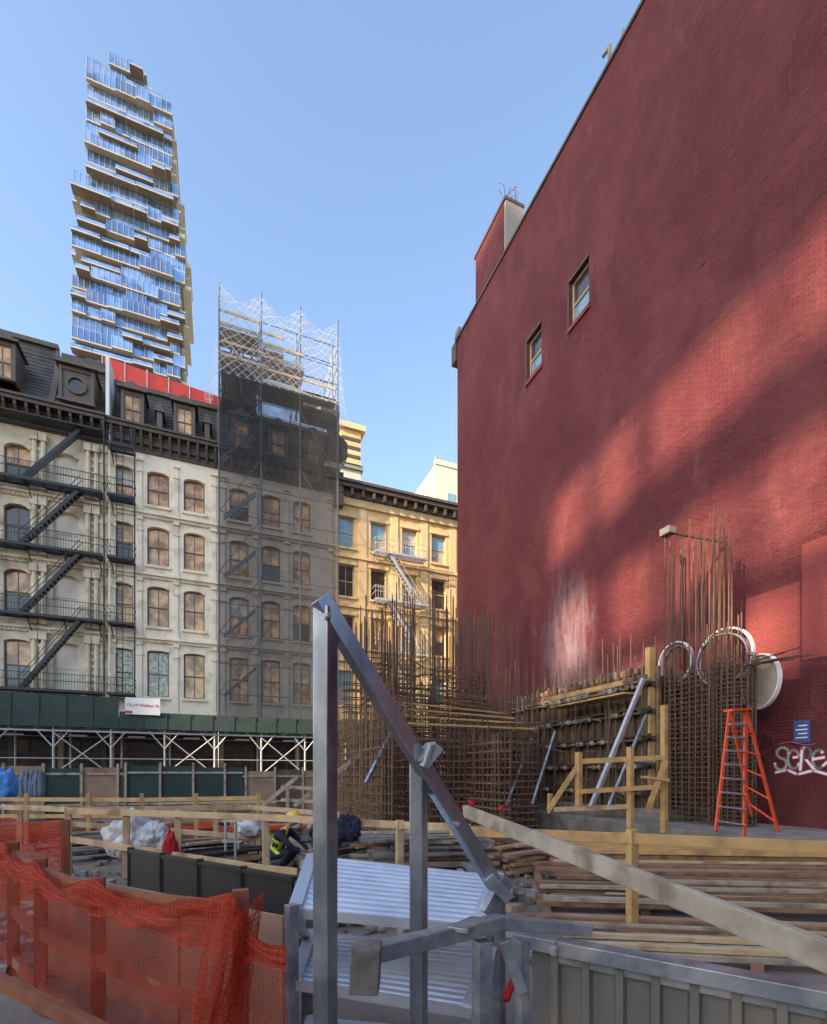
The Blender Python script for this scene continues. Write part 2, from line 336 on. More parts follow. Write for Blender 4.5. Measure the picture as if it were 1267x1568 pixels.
def dormer(g,xc,zb,w,h,y0,mat,glass=g_tan,round_=False):
    mb=MB(); a=xc-w/2;b=xc+w/2
    mb.box(a-.18,a,y0,y0+1.6,zb,zb+h,mat); mb.box(b,b+.18,y0,y0+1.6,zb,zb+h,mat)
    mb.box(a,b,y0+.02,y0+1.6,zb+h-.3,zb+h,mat); mb.box(a-.25,b+.25,y0-.15,y0+.1,zb-.12,zb,mat)
    mb.prism([(a-.35,y0-.15,zb+h),(b+.35,y0-.15,zb+h),(xc,y0-.15,zb+h+.5)],(0,1.9,0),mat)
    mb.box(a-.4,b+.4,y0-.25,y0-.155,zb+h-.08,zb+h+.05,mat)
    if round_:
        n=20; cz=zb+h*.48
        mb.box(a,b,y0+.1,y0+.2,zb,zb+h-.3,mat)
        for i in range(n):
            t=2*math.pi*i/n;u=2*math.pi*(i+1)/n; r=.5
            mb.beam((xc+r*math.cos(t),y0+.05,cz+r*math.sin(t)),(xc+r*math.cos(u),y0+.05,cz+r*math.sin(u)),.14,.14,slatetrim)
        mb.quad([(xc+.45*math.cos(2*math.pi*i/n),y0+.085,cz+.45*math.sin(2*math.pi*i/n)) for i in range(n)],g_dark)
        mb.done('round_dormer',g)
    else:
        window(mb,a,b,zb,zb+h-.3,y0-.1,frame,glass,glass,fw=.07,dep=.16,vert=True); mb.done('dormer',g)
def mansard(g,x0,x1,z0,z1,y0,y1,mat,trim):
    mb=MB()
    n=6; prof=[]
    for i in range(n+1):
        t=i/n; prof.append((y0+(y1-y0)*(1-(1-t)**1.6),z0+(z1-z0)*t))
    for i in range(n):
        (ya,za),(yb,zb)=prof[i],prof[i+1]
        mb.quad([(x0,ya,za),(x1,ya,za),(x1,yb,zb),(x0,yb,zb)],mat)
        for x in (x0,x1): mb.quad([(x,ya,za),(x,yb,zb),(x,y1+8,zb),(x,y1+8,za)],mat)
    mb.quad([(x0,y1,z1),(x1,y1,z1),(x1,y1+8,z1),(x0,y1+8,z1)],trim)
    mb.box(x0-.05,x1+.05,y1-.22,y1+.12,z1-.12,z1+.16,trim)
    for x in (x0,x1):
        for i in range(n):
            (ya,za),(yb,zb)=prof[i],prof[i+1]; mb.beam((x,ya-.04,za),(x,yb-.04,zb),.2,.12,trim)
    z=z0+.25
    while z<z1-.2:
        t=(z-z0)/(z1-z0); y=y0+(y1-y0)*(1-(1-t)**1.6); mb.box(x0+.05,x1-.05,y-.035,y+.05,z,z+.03,mat); z+=.28
    mb.done('mansard_roof',g)
def fire_escape(name,x0,x1,levels,y,sx0,sx1,mat,parent=None,depth=.95,hr=.95,bal=.14):
    g=group(name)
    if parent: g.parent=parent
    mb=MB(); yo=y-depth
    for k,z in enumerate(levels):
        mb.box(x0,x1,yo,yo+.05,z-.12,z+.03,mat); mb.box(x0,x1,y-.06,y-.01,z-.1,z+.02,mat)
        n=9
        for i in range(1,n): yy=yo+depth*i/n; mb.box(x0,x1,yy-.022,yy+.022,z-.03,z,mat)
        x=x0
        while x<=x1+.01: mb.box(x-.02,x+.02,yo+.05,y-.06,z-.09,z-.035,mat); x+=.9
        for zz in (z+hr,z+hr*.55): mb.beam((x0,yo,zz),(x1,yo,zz),.035,.035,mat); mb.beam((x0,yo,zz),(x0,y,zz),.035,.035,mat); mb.beam((x1,yo,zz),(x1,y,zz),.035,.035,mat)
        x=x0
        while x<=x1: mb.box(x-.009,x+.009,yo-.01,yo+.01,z,z+hr,mat); x+=bal
        x=x0+.2
        while x<=x1: mb.beam((x,yo+.1,z-.1),(x,y,z-.85),.05,.05,mat); x+=1.8
        if k<len(levels)-1 and sx0 is not None:
            zt=levels[k+1]
            for yy in (yo+.14,yo+.62):
                mb.beam((sx0,yy,z),(sx1,yy,zt),.04,.2,mat)
                mb.beam((sx0,yy,z+.75),(sx1,yy,zt+.75),.03,.03,mat)
            n=int((zt-z)/.23)
            for i in range(1,n):
                t=i/n; xx=sx0+(sx1-sx0)*t; zz=z+(zt-z)*t; mb.box(xx-.1,xx+.1,yo+.15,yo+.61,zz-.012,zz+.012,mat)
    mb.done('ironwork',g); return g

# B : white building
gB=ironfront('white_cast_iron_building',-6.5,0,[-5.75,-3.66,-1.5],1.28,white,lambda c,r:'green' if r==0 and c<2 else 'tan',arch=.16)
cornice(gB,-6.5,0,22.6,24.0,corn); lowerpart(gB,-6.5,0,top=24.0)
mansard(gB,-6.45,-.05,24.0,27.8,YF+.15,YF+1.7,slate,slatetrim)
for x in (-5.15,-2.1): dormer(gB,x,24.35,.95,2.2,YF+.05,slatetrim)
mb=MB()
for x in (-3.6,-.7): mb.box(x-.16,x+.16,YF+.1,YF+.9,24.2,25.6,slatetrim); mb.prism([(x-.3,YF,25.6),(x+.3,YF,25.6),(x,YF,26.3)],(0,1.2,0),slatetrim)
mb.box(-6.62,-6.42,YF-.05,YF+1.8,24.0,28.2,signw)
mb.rod((-6.35,YF-.3,24),(-6.35,YF-.3,5.5),.06,white,8)
mb.done('roof_ornaments',gB)
# A : ivory building with pavilion roof
gA=ironfront('ivory_cast_iron_building',-24,-6.52,[-22.2,-19.6,-17,-14.2,-11.2,-8.75],1.3,whiteA,lambda c,r:'dark' if c!=5 else 'blank',arch=.25)
cornice(gA,-24,-6.56,22.6,24.0,corn,out=.9); lowerpart(gA,-24,-6.52,top=24.0)
mansard(gA,-24,-9.75,24,29.6,YF+.1,YF+2.4,slate,slatetrim)
mansard(gA,-9.6,-6.7,24,28.4,YF+.2,YF+1.8,slate,slatetrim)
dormer(gA,-8.2,24.9,1.5,2.2,YF+.0,slatetrim,round_=True)
for x in (-11.9,-14.8,-17.8): dormer(gA,x,25.2,.95,2.3,YF-.1,slatetrim,glass=g_tan)
mb=MB()
mb.box(-9.4,-6.9,YF+1.7,YF+2.4,28.5,28.95,corn)
for x in (-10.3,-9.85,-7.55,-7.1,-12.5):
    for z0,z1 in ((5.5,10.3),(10.8,14.4),(14.95,18.4),(18.9,22.3)):
        mb.rod((x,YF-.16,z0+.2),(x,YF-.16,z1-.45),.13,whiteA,10); mb.box(x-.2,x+.2,YF-.36,YF-.008,z1-.45,z1,whiteA); mb.box(x-.2,x+.2,YF-.35,YF-.008,z0,z0+.3,whiteA)
for x in (-10.07,-7.32):
    for z0,z1 in ((5.6,10.2),(10.9,14.3),(15,18.3),(19,22.2)):
        mb.box(x-.07,x+.07,YF-.05,YF-.01,z0,z1,tanrecess)
        z=z0+.3
        while z<z1-.4: mb.box(x-.09,x+.09,YF-.07,YF-.051,z,z+.16,whiteA); z+=.42
mb.done('pilasters',gA)
fire_escape('fire_escape',-16,-6.6,[6.75,11.15,15.2,19.05],YF-.25,-10.75,-7.75,black)
fire_escape('fire_escape',-6.35,-4.9,[6.75,11.15,15.2,19.05,22.2],YF-.25,None,None,black,bal=.2)
mb=MB()
for px in (-12.9,-6.5,-4.85): mb.rod((px,YF-1.2,6.5),(px,YF-1.2,23.4),.045,black,6)
for q in (-5.9,-5.55): mb.rod((q,YF-.8,6.75),(q,YF-.8,22.2),.02,black,5)
z=6.9
while z<22: mb.rod((-5.9,YF-.8,z),(-5.55,YF-.8,z),.012,black,4); z+=.3
mb.box(-16,-6.6,YF-1.2,YF-.3,22.75,22.82,black); mb.beam((-10.75,YF-.9,19.05),(-7.75,YF-.9,22.8),.04,.2,black); mb.beam((-10.75,YF-.5,19.05),(-7.75,YF-.5,22.8),.04,.2,black)
g=group('fire_escape'); mb.done('posts_and_top_landing',g)
# C
gC=ironfront('netted_stone_building',.02,8.0,[1.35,3.5,5.65],1.25,greyC,'tan',arch=.16)
cornice(gC,.02,8.0,22.6,24.0,corn); lowerpart(gC,.02,8.0,top=24)
mansard(gC,.1,7.9,24,28.0,YF+.15,YF+1.8,slate,slatetrim)
for x in (1.5,4,6.5): dormer(gC,x,24.35,.95,2.3,YF+.05,slatetrim)
mb=MB()
mb.box(7.2,8.3,YF-.9,YF+1.2,24.0,24.4,greyC); mb.box(7.5,8.2,YF-.7,YF+.8,24.4,27.0,corn); mb.rod((7.85,YF-.2,27.0),(7.85,YF-.2,27.9),.42,corn,12); mb.box(8.0,8.6,YF-.6,YF+.6,21.6,24.0,corn); mb.prism([(8.0,YF-.6,27),(8.9,YF-.6,26.2),(8.9,YF-.6,25.2),(8.0,YF-.6,24.2)],(0,1.2,0),corn)
mb.done('corner_pier',gC)
# D
DC=[8.95,11.5,14.06,16.6,19.15,21.7]
gD=group('yellow_brick_building'); mb=MB(); wb=MB(); cols=[(c-.62,c+.62) for c in DC]
RD=[(6.9,9.5),(11.3,13.7),(15.1,17.5),(18.8,21.1)]
facade(mb,8.02,24,4.8,23.0,YF,cols,RD,yel)
for i,(a,b) in enumerate(cols):
    for j,(c,d) in enumerate(RD):
        up,lo=glasspick('blue' if j==3 else random.choice(['tan','dark','blue','green'])); window(wb,a,b,c,d,YF,framew,up,lo,vert=(j<3 and i%2==0))
        mb.box(a-.14,b+.14,YF-.13,YF-.004,c-.16,c-.01,yeltrim); mb.box(a-.16,b+.16,YF-.1,YF-.004,d+.01,d+.26,yeltrim)
    x=a-.66
    if i>0:
        mb.box(x-.3,x+.3,YF-.07,YF-.005,5,22,yeltrim)
for z in (10.2,14.3,18.0): mb.box(8.05,24,YF-.17,YF-.008,z,z+.22,yeltrim)
mb.done('facade_wall',gD); wb.done('windows',gD)
cb=MB(); cb.box(8.02,24,YF-.2,YF+.3,21.95,22.5,yeltrim); cb.box(8.0,24,YF-.75,YF+.4,23.0,23.3,corn); cb.box(8.0,24,YF-.9,YF+.4,23.3,23.5,corn); cb.box(8.02,24,YF-.32,YF-.01,22.52,22.99,corn)
x=8.3
while x<24: cb.box(x,x+.2,YF-.68,YF-.33,22.5,22.98,corn); x+=.85
cb.done('cornice',gD); lowerpart(gD,8.02,24,z1=4.8,top=23.0)
fire_escape('fire_escape',10.9,15.2,[6.7,11.0,14.9,18.5],YF-.2,14.6,12.0,scaf,bal=.2)
g=group('red_roof_fence'); mb=MB()
for i in range(7):
    xa=-7.3+i*1.35; z=27.9
    mb.prism([(xa,YF+2.6,z),(xa+1.32,YF+2.6,z),(xa+1.32,YF+2.6,z+2.1-.12*i),(xa,YF+2.6,z+2.2-.12*i)],(0,.05,0),redroof); mb.rod((xa,YF+2.55,z-.8),(xa,YF+2.55,z+2.3-.12*i),.04,scaf)
mb.done('panels',g)
g=group('cream_stucco_building'); mb=MB()
mb.box(27.2,42,60,76,0,43.5,cream); mb.box(26.2,27.2,61,76,0,40.8,cream); mb.box(27.1,42,59.9,60.3,43.5,44.2,cream)
for k in range(6): mb.box(29,30.2,59.95,59.99,20+k*3.6,22+k*3.6,g_blue)
mb.rod((28.3,62,44),(28.3,62,46),.25,conc); mb.rod((29.4,62,44),(29.4,62,45.3),.3,conc); mb.done('body',g)
g=group('grey_rear_building'); mb=MB()
mb.box(9.5,12.6,45,52,0,30.5,cream); mb.box(9.3,12.8,44.8,52,30.5,30.9,conc); mb.box(10.6,12.5,44.7,47,30.9,34.0,yel); mb.box(10.3,12.9,44.4,47.2,34.0,34.5,yeltrim)
for z in (31.4,32.2,33.0): mb.box(10.65,12.45,44.64,44.69,z,z+.3,corn)
mb.done('body',g)
# building across the near street, behind the viewer
g=group('brown_brick_warehouse'); mb=MB(Matrix.Rotation(math.pi,4,'Z'))
cl=[(-58+k*3.4,-56.4+k*3.4) for k in range(34)]
rw=[(1,3.6),(5,7.4)]
facade(mb,-60,60,0,9.5,17,cl,rw,tanx)
for a,b in cl:
    for c,d in rw: mb.quad([(a,17.25,c),(b,17.25,c),(b,17.25,d),(a,17.25,d)],random.choice([g_dark,g_tan,g_pale]))
mb.box(-60,60,17.4,30,0,9.4,tanx); mb.box(-60.2,60.2,16.6,17.5,9.51,10,corn)
mb.done('walls',g)

# ---------------- tower -----------------------------------------------------------------
g=group('stacked_glass_tower'); mb=MB(); tx,ty=-25.2,195
fh=4.15
rnd=random.Random(5)
z=60; i=0
while z<231:
    py=HY-(z+fh-EYE)/159*F
    if py<92: ex=(-7.4,3.0)
    elif py<128: ex=(-13.6,rnd.choice([6,8]))
    elif py<200: ex=(-13.6,11.0)
    elif py<240: ex=(-13.0-rnd.choice([0,1]),10.8)
    elif py<285: ex=(-13.6-rnd.choice([0,1.5]),12.8-rnd.choice([0,1]))
    elif py<325: ex=(-17.3,13)
    else: ex=(-15.0-rnd.choice([0,1.2,2.6,2.6]),13.3+rnd.choice([0,0,1.0,1.6]))
    a=tx+ex[0];b=tx+ex[1]; y0=ty-12-rnd.choice([0,.6,1.2]); y1=ty+12
    ins=.9
    mb.box(a+ins,b-ins,y0+1.5,y1,z+.35,z+fh,rnd.choice([tw_glass,tw_glass,tw_glass2]))
    mb.box(a+ins*.6,b-ins*.6,y0+1.0,y1+1,z,z+.35,tw_slab)
    x=a
    while x<b-1:
        w=min(rnd.choice([4,6,8,11]),b-x); t=rnd.random(); pr=rnd.choice([0,.2,.6,1.1])
        if t<.60:
            mb.box(x,x+w-.1,y0+.4-pr,y0+1.45,z+.4,z+fh-.02,rnd.choice([tw_glass,tw_glass,tw_glass2])); mb.box(x-.05,x+w-.05,y0+.2-pr,y0+.95,z-.02,z+.39,tw_slab)
            xx=x
            while xx<x+w: mb.box(xx-.06,xx+.06,y0+.28-pr,y0+.38-pr,z+.4,z+fh-.1,tw_slab); xx+=1.6
        else:
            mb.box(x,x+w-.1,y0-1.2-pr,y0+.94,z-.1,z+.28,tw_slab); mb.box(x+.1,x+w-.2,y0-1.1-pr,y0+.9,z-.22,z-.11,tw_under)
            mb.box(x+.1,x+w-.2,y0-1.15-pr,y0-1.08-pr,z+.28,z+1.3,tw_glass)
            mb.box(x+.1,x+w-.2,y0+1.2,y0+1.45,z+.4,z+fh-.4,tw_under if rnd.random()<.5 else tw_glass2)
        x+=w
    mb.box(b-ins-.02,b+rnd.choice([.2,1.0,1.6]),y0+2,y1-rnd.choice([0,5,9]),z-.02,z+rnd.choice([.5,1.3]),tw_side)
    mb.box(a-rnd.choice([0,.8]),a+ins*.59,y0+3,y1-4,z-.02,z+.5,tw_slab)
    z+=fh; i+=1
mb.box(tx-7.4,tx+3.0,ty-11,ty+8,z,z+.6,tw_slab); mb.box(tx-7.1,tx-6.5,ty-11,ty-10.4,z,z+2.,tw_slab)
mb.box(tx-14,tx+13,ty-12,ty+12,0,60,tw_glass2)
mb.done('floors',g)

# ---------------- red party-wall building -----------------------------------------------
XR=12.2; ZR=25.55
gR=group('red_brick_building')
T=Matrix.Translation((XR,0,0))@Matrix.Rotation(-math.pi/2,4,'Z')
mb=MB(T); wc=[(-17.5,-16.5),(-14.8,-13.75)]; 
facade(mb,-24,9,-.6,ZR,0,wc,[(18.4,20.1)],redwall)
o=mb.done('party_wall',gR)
wb=MB(T)
for a,b in wc:
    window(wb,a,b,18.4,20.1,0,framew,g_dark,g_blue,split=.5,dep=.15)
    wb.box(a-.08,b+.08,-.07,-.003,18.22,18.38,redlite); wb.box(a-.03,b+.03,-.03,-.003,20.11,20.2,corn); wb.box(a-.06,a-.002,-.035,-.002,18.0,20.1,corn)
wb.done('windows',gR)
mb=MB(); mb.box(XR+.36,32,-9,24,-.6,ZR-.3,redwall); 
mb.box(XR-.06,XR+.4,-9,23.6,ZR,ZR+.12,corn); mb.box(XR-.1,32,23.62,24.15,ZR-.05,ZR+.2,corn)
mb.box(XR-.12,XR+1,24.0,24.5,ZR-1.1,ZR-.06,corn)
mb.box(XR-.1,XR+.3,23.7,24.1,ZR+.2,ZR+.5,conc)
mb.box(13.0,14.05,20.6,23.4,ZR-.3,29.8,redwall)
mb.done('body_and_coping',gR)
mb=MB(); mb.box(13.03,14.05,20.45,20.597,ZR-.2,29.8,greybrick); mb.box(12.95,14.1,20.42,23.5,29.8,29.95,corn); mb.done('stair_bulkhead_face',gR)
mb=MB()
for k in range(14):
    p=Vector((13.2+U(0,.8),20.7,29.9)); 
    for s in range(4):
        q=p+Vector((U(-.25,.25),U(-.2,.2),U(.05,.25))); mb.rod(p,q,.012,rebar,4); p=q
mb.done('roof_weeds',gR)
mb=MB(); mb.rod((12.6,13.2,25.5),(12.6,13.2,27.0),.06,conc,8); mb.rod((12.9,12.9,25.5),(12.9,12.9,27.3),.05,conc,8); mb.rod((12.6,13.2,26.95),(12.6,13.5,27.05),.06,conc,8)
mb.done('roof_vents',gR)
mb=MB()
x=XR-.006
mb.box(x,x+.004,7.0,8.2,3.9,6.1,redlite); mb.box(x,x+.004,5.6,6.95,4.3,6.9,redlite); mb.box(x,x+.004,9.2,9.9,3,5.6,redlite)
mb.done('repaint_patches',gR)
mb=MB()
for (px,py) in ((1077,403),(930,563),(829,668),(766,738)):
    a=(px-CX)/F; d=XR/(CS*a+SN); p=sv(px,py,d); 
    for k in range(4):
        t=k*math.pi/4+.3; mb.beam((XR-.02,p.y-.05*math.cos(t),p.z-.05*math.sin(t)),(XR-.02,p.y+.05*math.cos(t),p.z+.05*math.sin(t)),.02,.025,corn,up=(1,0,0))
mb.rod((XR-.03,9.95,2),(XR-.03,9.95,6.4),.02,redlite,5)
for k in range(6):
    mb.rod((XR-.03,6.4-k*.2,1.3-.05*k),(XR-.03,4.6-k*.1,1.25+.06*k),.014,black,4)
mb.done('wall_anchors_and_cables',gR)
g=group('flood_light'); mb=MB(); p=sv(1022,815,11.9)
mb.box(p.x-.1,p.x+.12,p.y-.14,p.y+.14,p.z-.06,p.z+.1,conc); mb.beam(p,(XR,p.y,p.z+.1),.04,.04,corn); mb.box(p.x-.09,p.x+.1,p.y-.12,p.y+.12,p.z-.08,p.z-.062,g_dark); mb.done('lamp_housing',g)
g=group('blue_notice_sign'); mb=MB(); mb.box(XR-.03,XR-.008,6.78,7.12,2.45,2.95,signb)
for k in range(4): mb.box(XR-.034,XR-.0305,6.83,7.07-.05*(k%2),2.55+k*.09,2.575+k*.09,signw)
mb.done('panel',g)
g=group('graffiti'); mb=MB()
def wallp(px,py):
    a=(px-CX)/F; d=(XR-.01)/(CS*a+SN); return sv(px,py,d)
def squig(pts,w,mat,off):
    for i in range(len(pts)-1):
        p=wallp(*pts[i]);q=wallp(*pts[i+1]); p.x-=off;q.x-=off; e=(q-p).normalized()*w*.4; mb.beam(p-e,q+e,w,.002,mat,up=(1,0,0))
def arc(cx,cy,rx,ry,t0,t1,n=9): return [(cx+rx*math.cos(t0+(t1-t0)*i/n),cy+ry*math.sin(t0+(t1-t0)*i/n)) for i in range(n+1)]
let=[arc(1199,1153,9,8,.2,-4.4)+arc(1196,1170,9,9,-1.6,3.2),
     arc(1216,1163,9,14,.5,6.0,14)+[(1216,1160)],
     [(1226,1179),(1229,1146)]+arc(1234,1153,8,8,-1.5,1.7)+[(1247,1178)],
     arc(1254,1163,9,14,5.4,1.0,12)+[(1266,1168)], [(1246,1163),(1262,1160)],
     [(1189,1183),(1206,1179),(1222,1186),(1246,1180),(1268,1186)]]
for k,pts in enumerate(let): squig(pts,.085,pinkp,.003+.0006*k)
for k,pts in enumerate(let): squig(pts,.048,signw,.010+.0012*k)
squig([(1192,1140),(1210,1136),(1235,1141),(1250,1139)],.02,pinkp,.021)
squig([(1170,1128),(1182,1140),(1160,1150),(1176,1172),(1166,1160),(1186,1150),(1180,1130)],.02,black,.024)
squig([(1155,1130),(1172,1124),(1168,1146),(1155,1150),(1160,1166)],.02,black,.026)
mb.done('spray_paint',g)
# ---------------- ground, street --------------------------------------------------------
mb=MB(); mb.quad([(-1500,-1500,-.02),(1500,-1500,-.02),(1500,1500,-.02),(-1500,1500,-.02)],dirt); mb.done('ground')
mb=MB(); mb.box(-300,300,25.0,31.0,-.01,.0,asph); mb.done('road')
mb=MB(); mb.box(-300,300,27.95,28.05,.004,.008,paintw); mb.done('road_marking')
mb=MB(); mb.box(-300,300,31.0,36.4,-.01,.14,walk); mb.done('sidewalk')
mb=MB(); mb.box(-300,300,22.6,25.0,-.01,.14,walk); mb.done('sidewalk')
mb=MB(); mb.box(-30,12,-6,.6,-.01,.02,walk); mb.done('sidewalk')
# ---------------- sidewalk shed ---------------------------------------------------------
g=group('sidewalk_shed'); mb=MB()
y0,y1=31.6,35.4
mb.box(-26,9.6,y0,y1,4.55,4.85,green); mb.box(-26,9.6,y0-.06,y0-.003,4.3,4.95,green)
mb.box(-26,-5.2,y0-.02,y0+.04,4.96,6.0,greenp); mb.box(-5.15,9.6,y0-.02,y0+.04,4.96,5.25,greenp)
x=-26
while x<9.6: mb.box(x,x+.08,y0-.09,y0-.061,4.3,6.0 if x<-5.3 else 5.25,green); x+=1.22
x=-26
while x<9.5:
    mb.box(x,x+.1,y0+.1,y1,4.3,4.54,scaf); x+=1.2
xs=[-24.5+2.7*i for i in range(13)]
for i,x in enumerate(xs):
    for y in (y0+.25,y1-.3):
        mb.rod((x,y,0.15),(x,y,4.3),.06,scaf,8); mb.box(x-.12,x+.12,y-.12,y+.12,.14,.17,scaf)
    if i<len(xs)-1:
        y=y0+.2; mb.beam((x,y,1.6),(xs[i+1],y,1.6),.05,.05,scaf); mb.beam((x,y,4.1),(xs[i+1],y,4.1),.06,.08,scaf); mb.beam((x,y,2.6),(xs[i+1],y,2.6),.04,.04,scaf)
        if i%2==0:
            mb.rod((x,y,1.7),(xs[i+1],y,4.0),.035,scaf); mb.rod((x,y,4.0),(xs[i+1],y-.06,1.7),.035,scaf)
        mb.rod((x,y,3.2),(x+.8,y,4.2),.035,scaf); mb.rod((x,y,3.2),(x-.8,y,4.2),.035,scaf)
        mb.beam((x,y1-.3,4.0),(xs[i+1],y1-.3,4.0),.05,.05,scaf)
mb.done('frame',g)
mb=MB()
for k in range(10):
    x=-20+k*3; mb.box(x,x+.9,33.4,33.5,3.9,4.0,signw)
mb.done('tube_fixtures',g)
g=group('address_sign'); mb=MB(); mb.box(-4.85,-3.1,31.42,31.47,5.1,6.05,signw); mb.box(-4.85,-4.5,31.405,31.419,5.15,5.3,signr); mb.done('board',g)
cu=bpy.data.curves.new('lettering','FONT'); cu.body='15-19 Walker St'; cu.size=.24; cu.extrude=.004
to=bpy.data.objects.new('lettering',cu); scene.collection.objects.link(to); to.location=(-4.78,31.40,5.55); to.rotation_euler=(math.pi/2,0,0); to.parent=g; cu.materials.append(signr)
# ---------------- scaffold on C ---------------------------------------------------------
g=group('rooftop_scaffold'); mb=MB()
SX=[.05,2.7,5.3,7.95]; SY=[34.5,36.3,39.5]
for x in SX:
    for y in SY:
        mb.rod((x,y,5.0 if y<35 else 27.5),(x,y,33.8+U(-.1,.5)),.055,scafd,6)
for z in (7,9,11,13,15,17,19,21,23,25,27,28.2,29.6,31,32.3):
    mb.rod((SX[0],34.5,z),(SX[-1],34.5,z),.03,scafd)
    if z>27:
        for y in SY[1:]: mb.rod((SX[0],y,z),(SX[-1],y,z),.03,scafd)
        for x in SX: mb.rod((x,34.5,z),(x,39.5,z),.03,scafd)
for k,z in enumerate(range(7,27,4)):
    mb.rod((SX[0],34.5,z),(SX[1],34.5,z+4),.03,scafd); mb.rod((SX[2],34.5,z+4),(SX[3],34.5,z),.025,scafd)
    for q in range(2):
        mb.beam((SX[0]+.3,35.0+q*.5,z),(SX[1]-.3,35.0+q*.5,z+2),.04,.14,scafd)
for i in range(3):
    for z in (28.2,31): mb.rod((SX[i],34.5,z),(SX[i+1],34.5,z+2.7),.022,scaf); mb.rod((SX[i+1],34.5,z),(SX[i],34.5,z+2.7),.022,scaf)
mb.done('pipes',g)
mb=MB()
for z,xa,xb in ((31.2,.1,2.6),(29.9,2.8,5.6),(29.2,.2,3.2),(28.2,2.8,7.8),(30.6,2.8,4.2),(27.4,5.5,8.1)):
    mb.box(xa,xb,34.6,36.2,z,z+.06,wood); mb.box(xa,xb,34.45,34.5,z+.06,z+.28,woodgrey); mb.box(xa,xb,34.45,34.5,z+.95,z+1.1,wood)
for k in range(16): 
    x=U(.3,2.6); mb.beam((x,35+U(0,1),27.5+U(0,1)),(x+U(-.5,.5),35.5,30+U(0,2)),.08,.12,plydark)
mb.box(.2,2.5,36.5,37.5,27.9,30.9,plydark)
mb.done('planks',g)
def nfront(z0,z1,x0=0,x1=8,y=34.42,sc=0.):
    def f(u,v):
        x=x0+(x1-x0)*u; zt=z1-sc*(math.sin(u*3*math.pi)**2) 
        return Vector((x,y-.05*noise.noise(Vector((x,v*9,1)))*2,z0+(zt-z0)*v))
    return f
sheet('debris_net',g,nfront(5.5,22.8,.02,8.05),16,24,n_dark,8,17)
sheet('dense_debris_net',g,nfront(22.8,28.1,.02,8.05,y=34.40),16,8,n_dense,8,5)
sheet('safety_net',g,nfront(28.15,33.9,.02,7.95,y=34.44,sc=.8),36,8,n_white,8,6)
sheet('safety_net_side',g,lambda u,v:Vector((8.0+.9*(1-v)*.6,34.45+5*u,27.0+(6.8-.5*math.sin(u*2*math.pi)**2)*v)),16,6,n_white,5,6)
sheet('safety_net_left',g,lambda u,v:Vector((0-.9*(1-v)*math.sin(u*math.pi),34.45+5*u,28.0+(4.5-.8*math.sin(u*math.pi))*v)),12,6,n_white,5,6)
sheet('dense_debris_net_side',g,lambda u,v:Vector((8.06,34.45+1.9*u,22.8+4.7*v)),4,6,n_dense,2,5)

# ---------------- fences on the far edge of the site ------------------------------------
def panel_fence(name,x0,x1,y,h,mats,w=1.22):
    g=group(name); mb=MB(); x=x0
    while x<x1-.05:
        xb=min(x+w,x1); mb.box(x+.01,xb-.01,y,y+.03,0.02,h+U(-.04,.04),random.choice(mats)); mb.beam((x,y-.06,0),(x,y-.06,h+.15),.09,.09,woodgrey); x+=w
    for z in (.5,h-.3): mb.box(x0,x1,y-.055,y-.005,z,z+.09,woodgrey)
    mb.done('panels',g); return g
panel_fence('plywood_fence',-22,-3.5,22.4,2.0,[ply,ply,green,plydark])
panel_fence('green_fence',-3.4,1.0,22.2,2.05,[green])
panel_fence('plywood_fence',1.1,9.5,22.3,1.9,[ply,ply,plydark])
g=group('blue_tarp'); blob('tarp',g,sv(2,1208,16),(.45,.35,.65),blue,.35,2)
# ---------------- foundation -------------------------------------------------------------
mb=MB(); mb.box(9.4,12.18,3.5,17.5,-.02,.55,conc); mb.box(10.2,12.17,9.0,16.5,.55,.85,conc); mb.done('foundation_wall',group('concrete_foundation'),bevel=.02)
# ---------------- rebar -----------------------------------------------------------------
def wallcage(mb,p0,p1,z0,z1,zt,sp=.2,hs=.2,r=.016,gap=.25,mat=rebar,hm=None,jit=.25):
    p0=Vector(p0);p1=Vector(p1);d=p1-p0;L=d.length;d.normalize();n=Vector((-d.y,d.x,0))
    hm=hm or mat
    for s in (0,gap):
        k=0
        while k*sp<=L:
            b=p0+d*k*sp+n*s; t=zt+U(-jit,jit) if random.random()<.75 else z1+.1
            mb.rod((b.x,b.y,z0),(b.x+U(-.05,.05),b.y+U(-.05,.05),t),r,mat,4); k+=1
        z=z0+.1
        while z<=z1:
            a=p0+n*s-d*.08; b=p1+n*s+d*.08; mb.rod((a.x,a.y,z+U(-.02,.02)),(b.x,b.y,z+U(-.02,.02)),r*1.15,random.choice([hm,hm,mat]),4); z+=hs
def colcage(mb,cx,cy,w,l,z0,z1,zt,nx=4,ny=4,hs=.15,r=.017,mat=rebar,jit=.4):
    for i in range(nx):
        for j in range(ny):
            if 0<i<nx-1 and 0<j<ny-1: continue
            x=cx-w/2+w*i/(nx-1);y=cy-l/2+l*j/(ny-1); mb.rod((x,y,z0),(x+U(-.05,.05),y+U(-.05,.05),zt+U(-jit,jit)),r,mat,4)
    z=z0+.1
    while z<z1:
        a=[(cx-w/2,cy-l/2,z),(cx+w/2,cy-l/2,z),(cx+w/2,cy+l/2,z),(cx-w/2,cy+l/2,z)]
        for i in range(4): mb.rod(a[i],a[(i+1)%4],r*.8,mat,4)
        z+=hs
g=group('rebar_wall_cage'); mb=MB()
wallcage(mb,(3.35,9.6,0),(3.35,14.4,0),0,3.1,3.3,.2,.2,mat=rebar2,hm=rebar)
wallcage(mb,(3.6,14.5,0),(8.6,14.5,0),0,4.6,6.3,.17,.22,mat=rebar,hm=rebar)
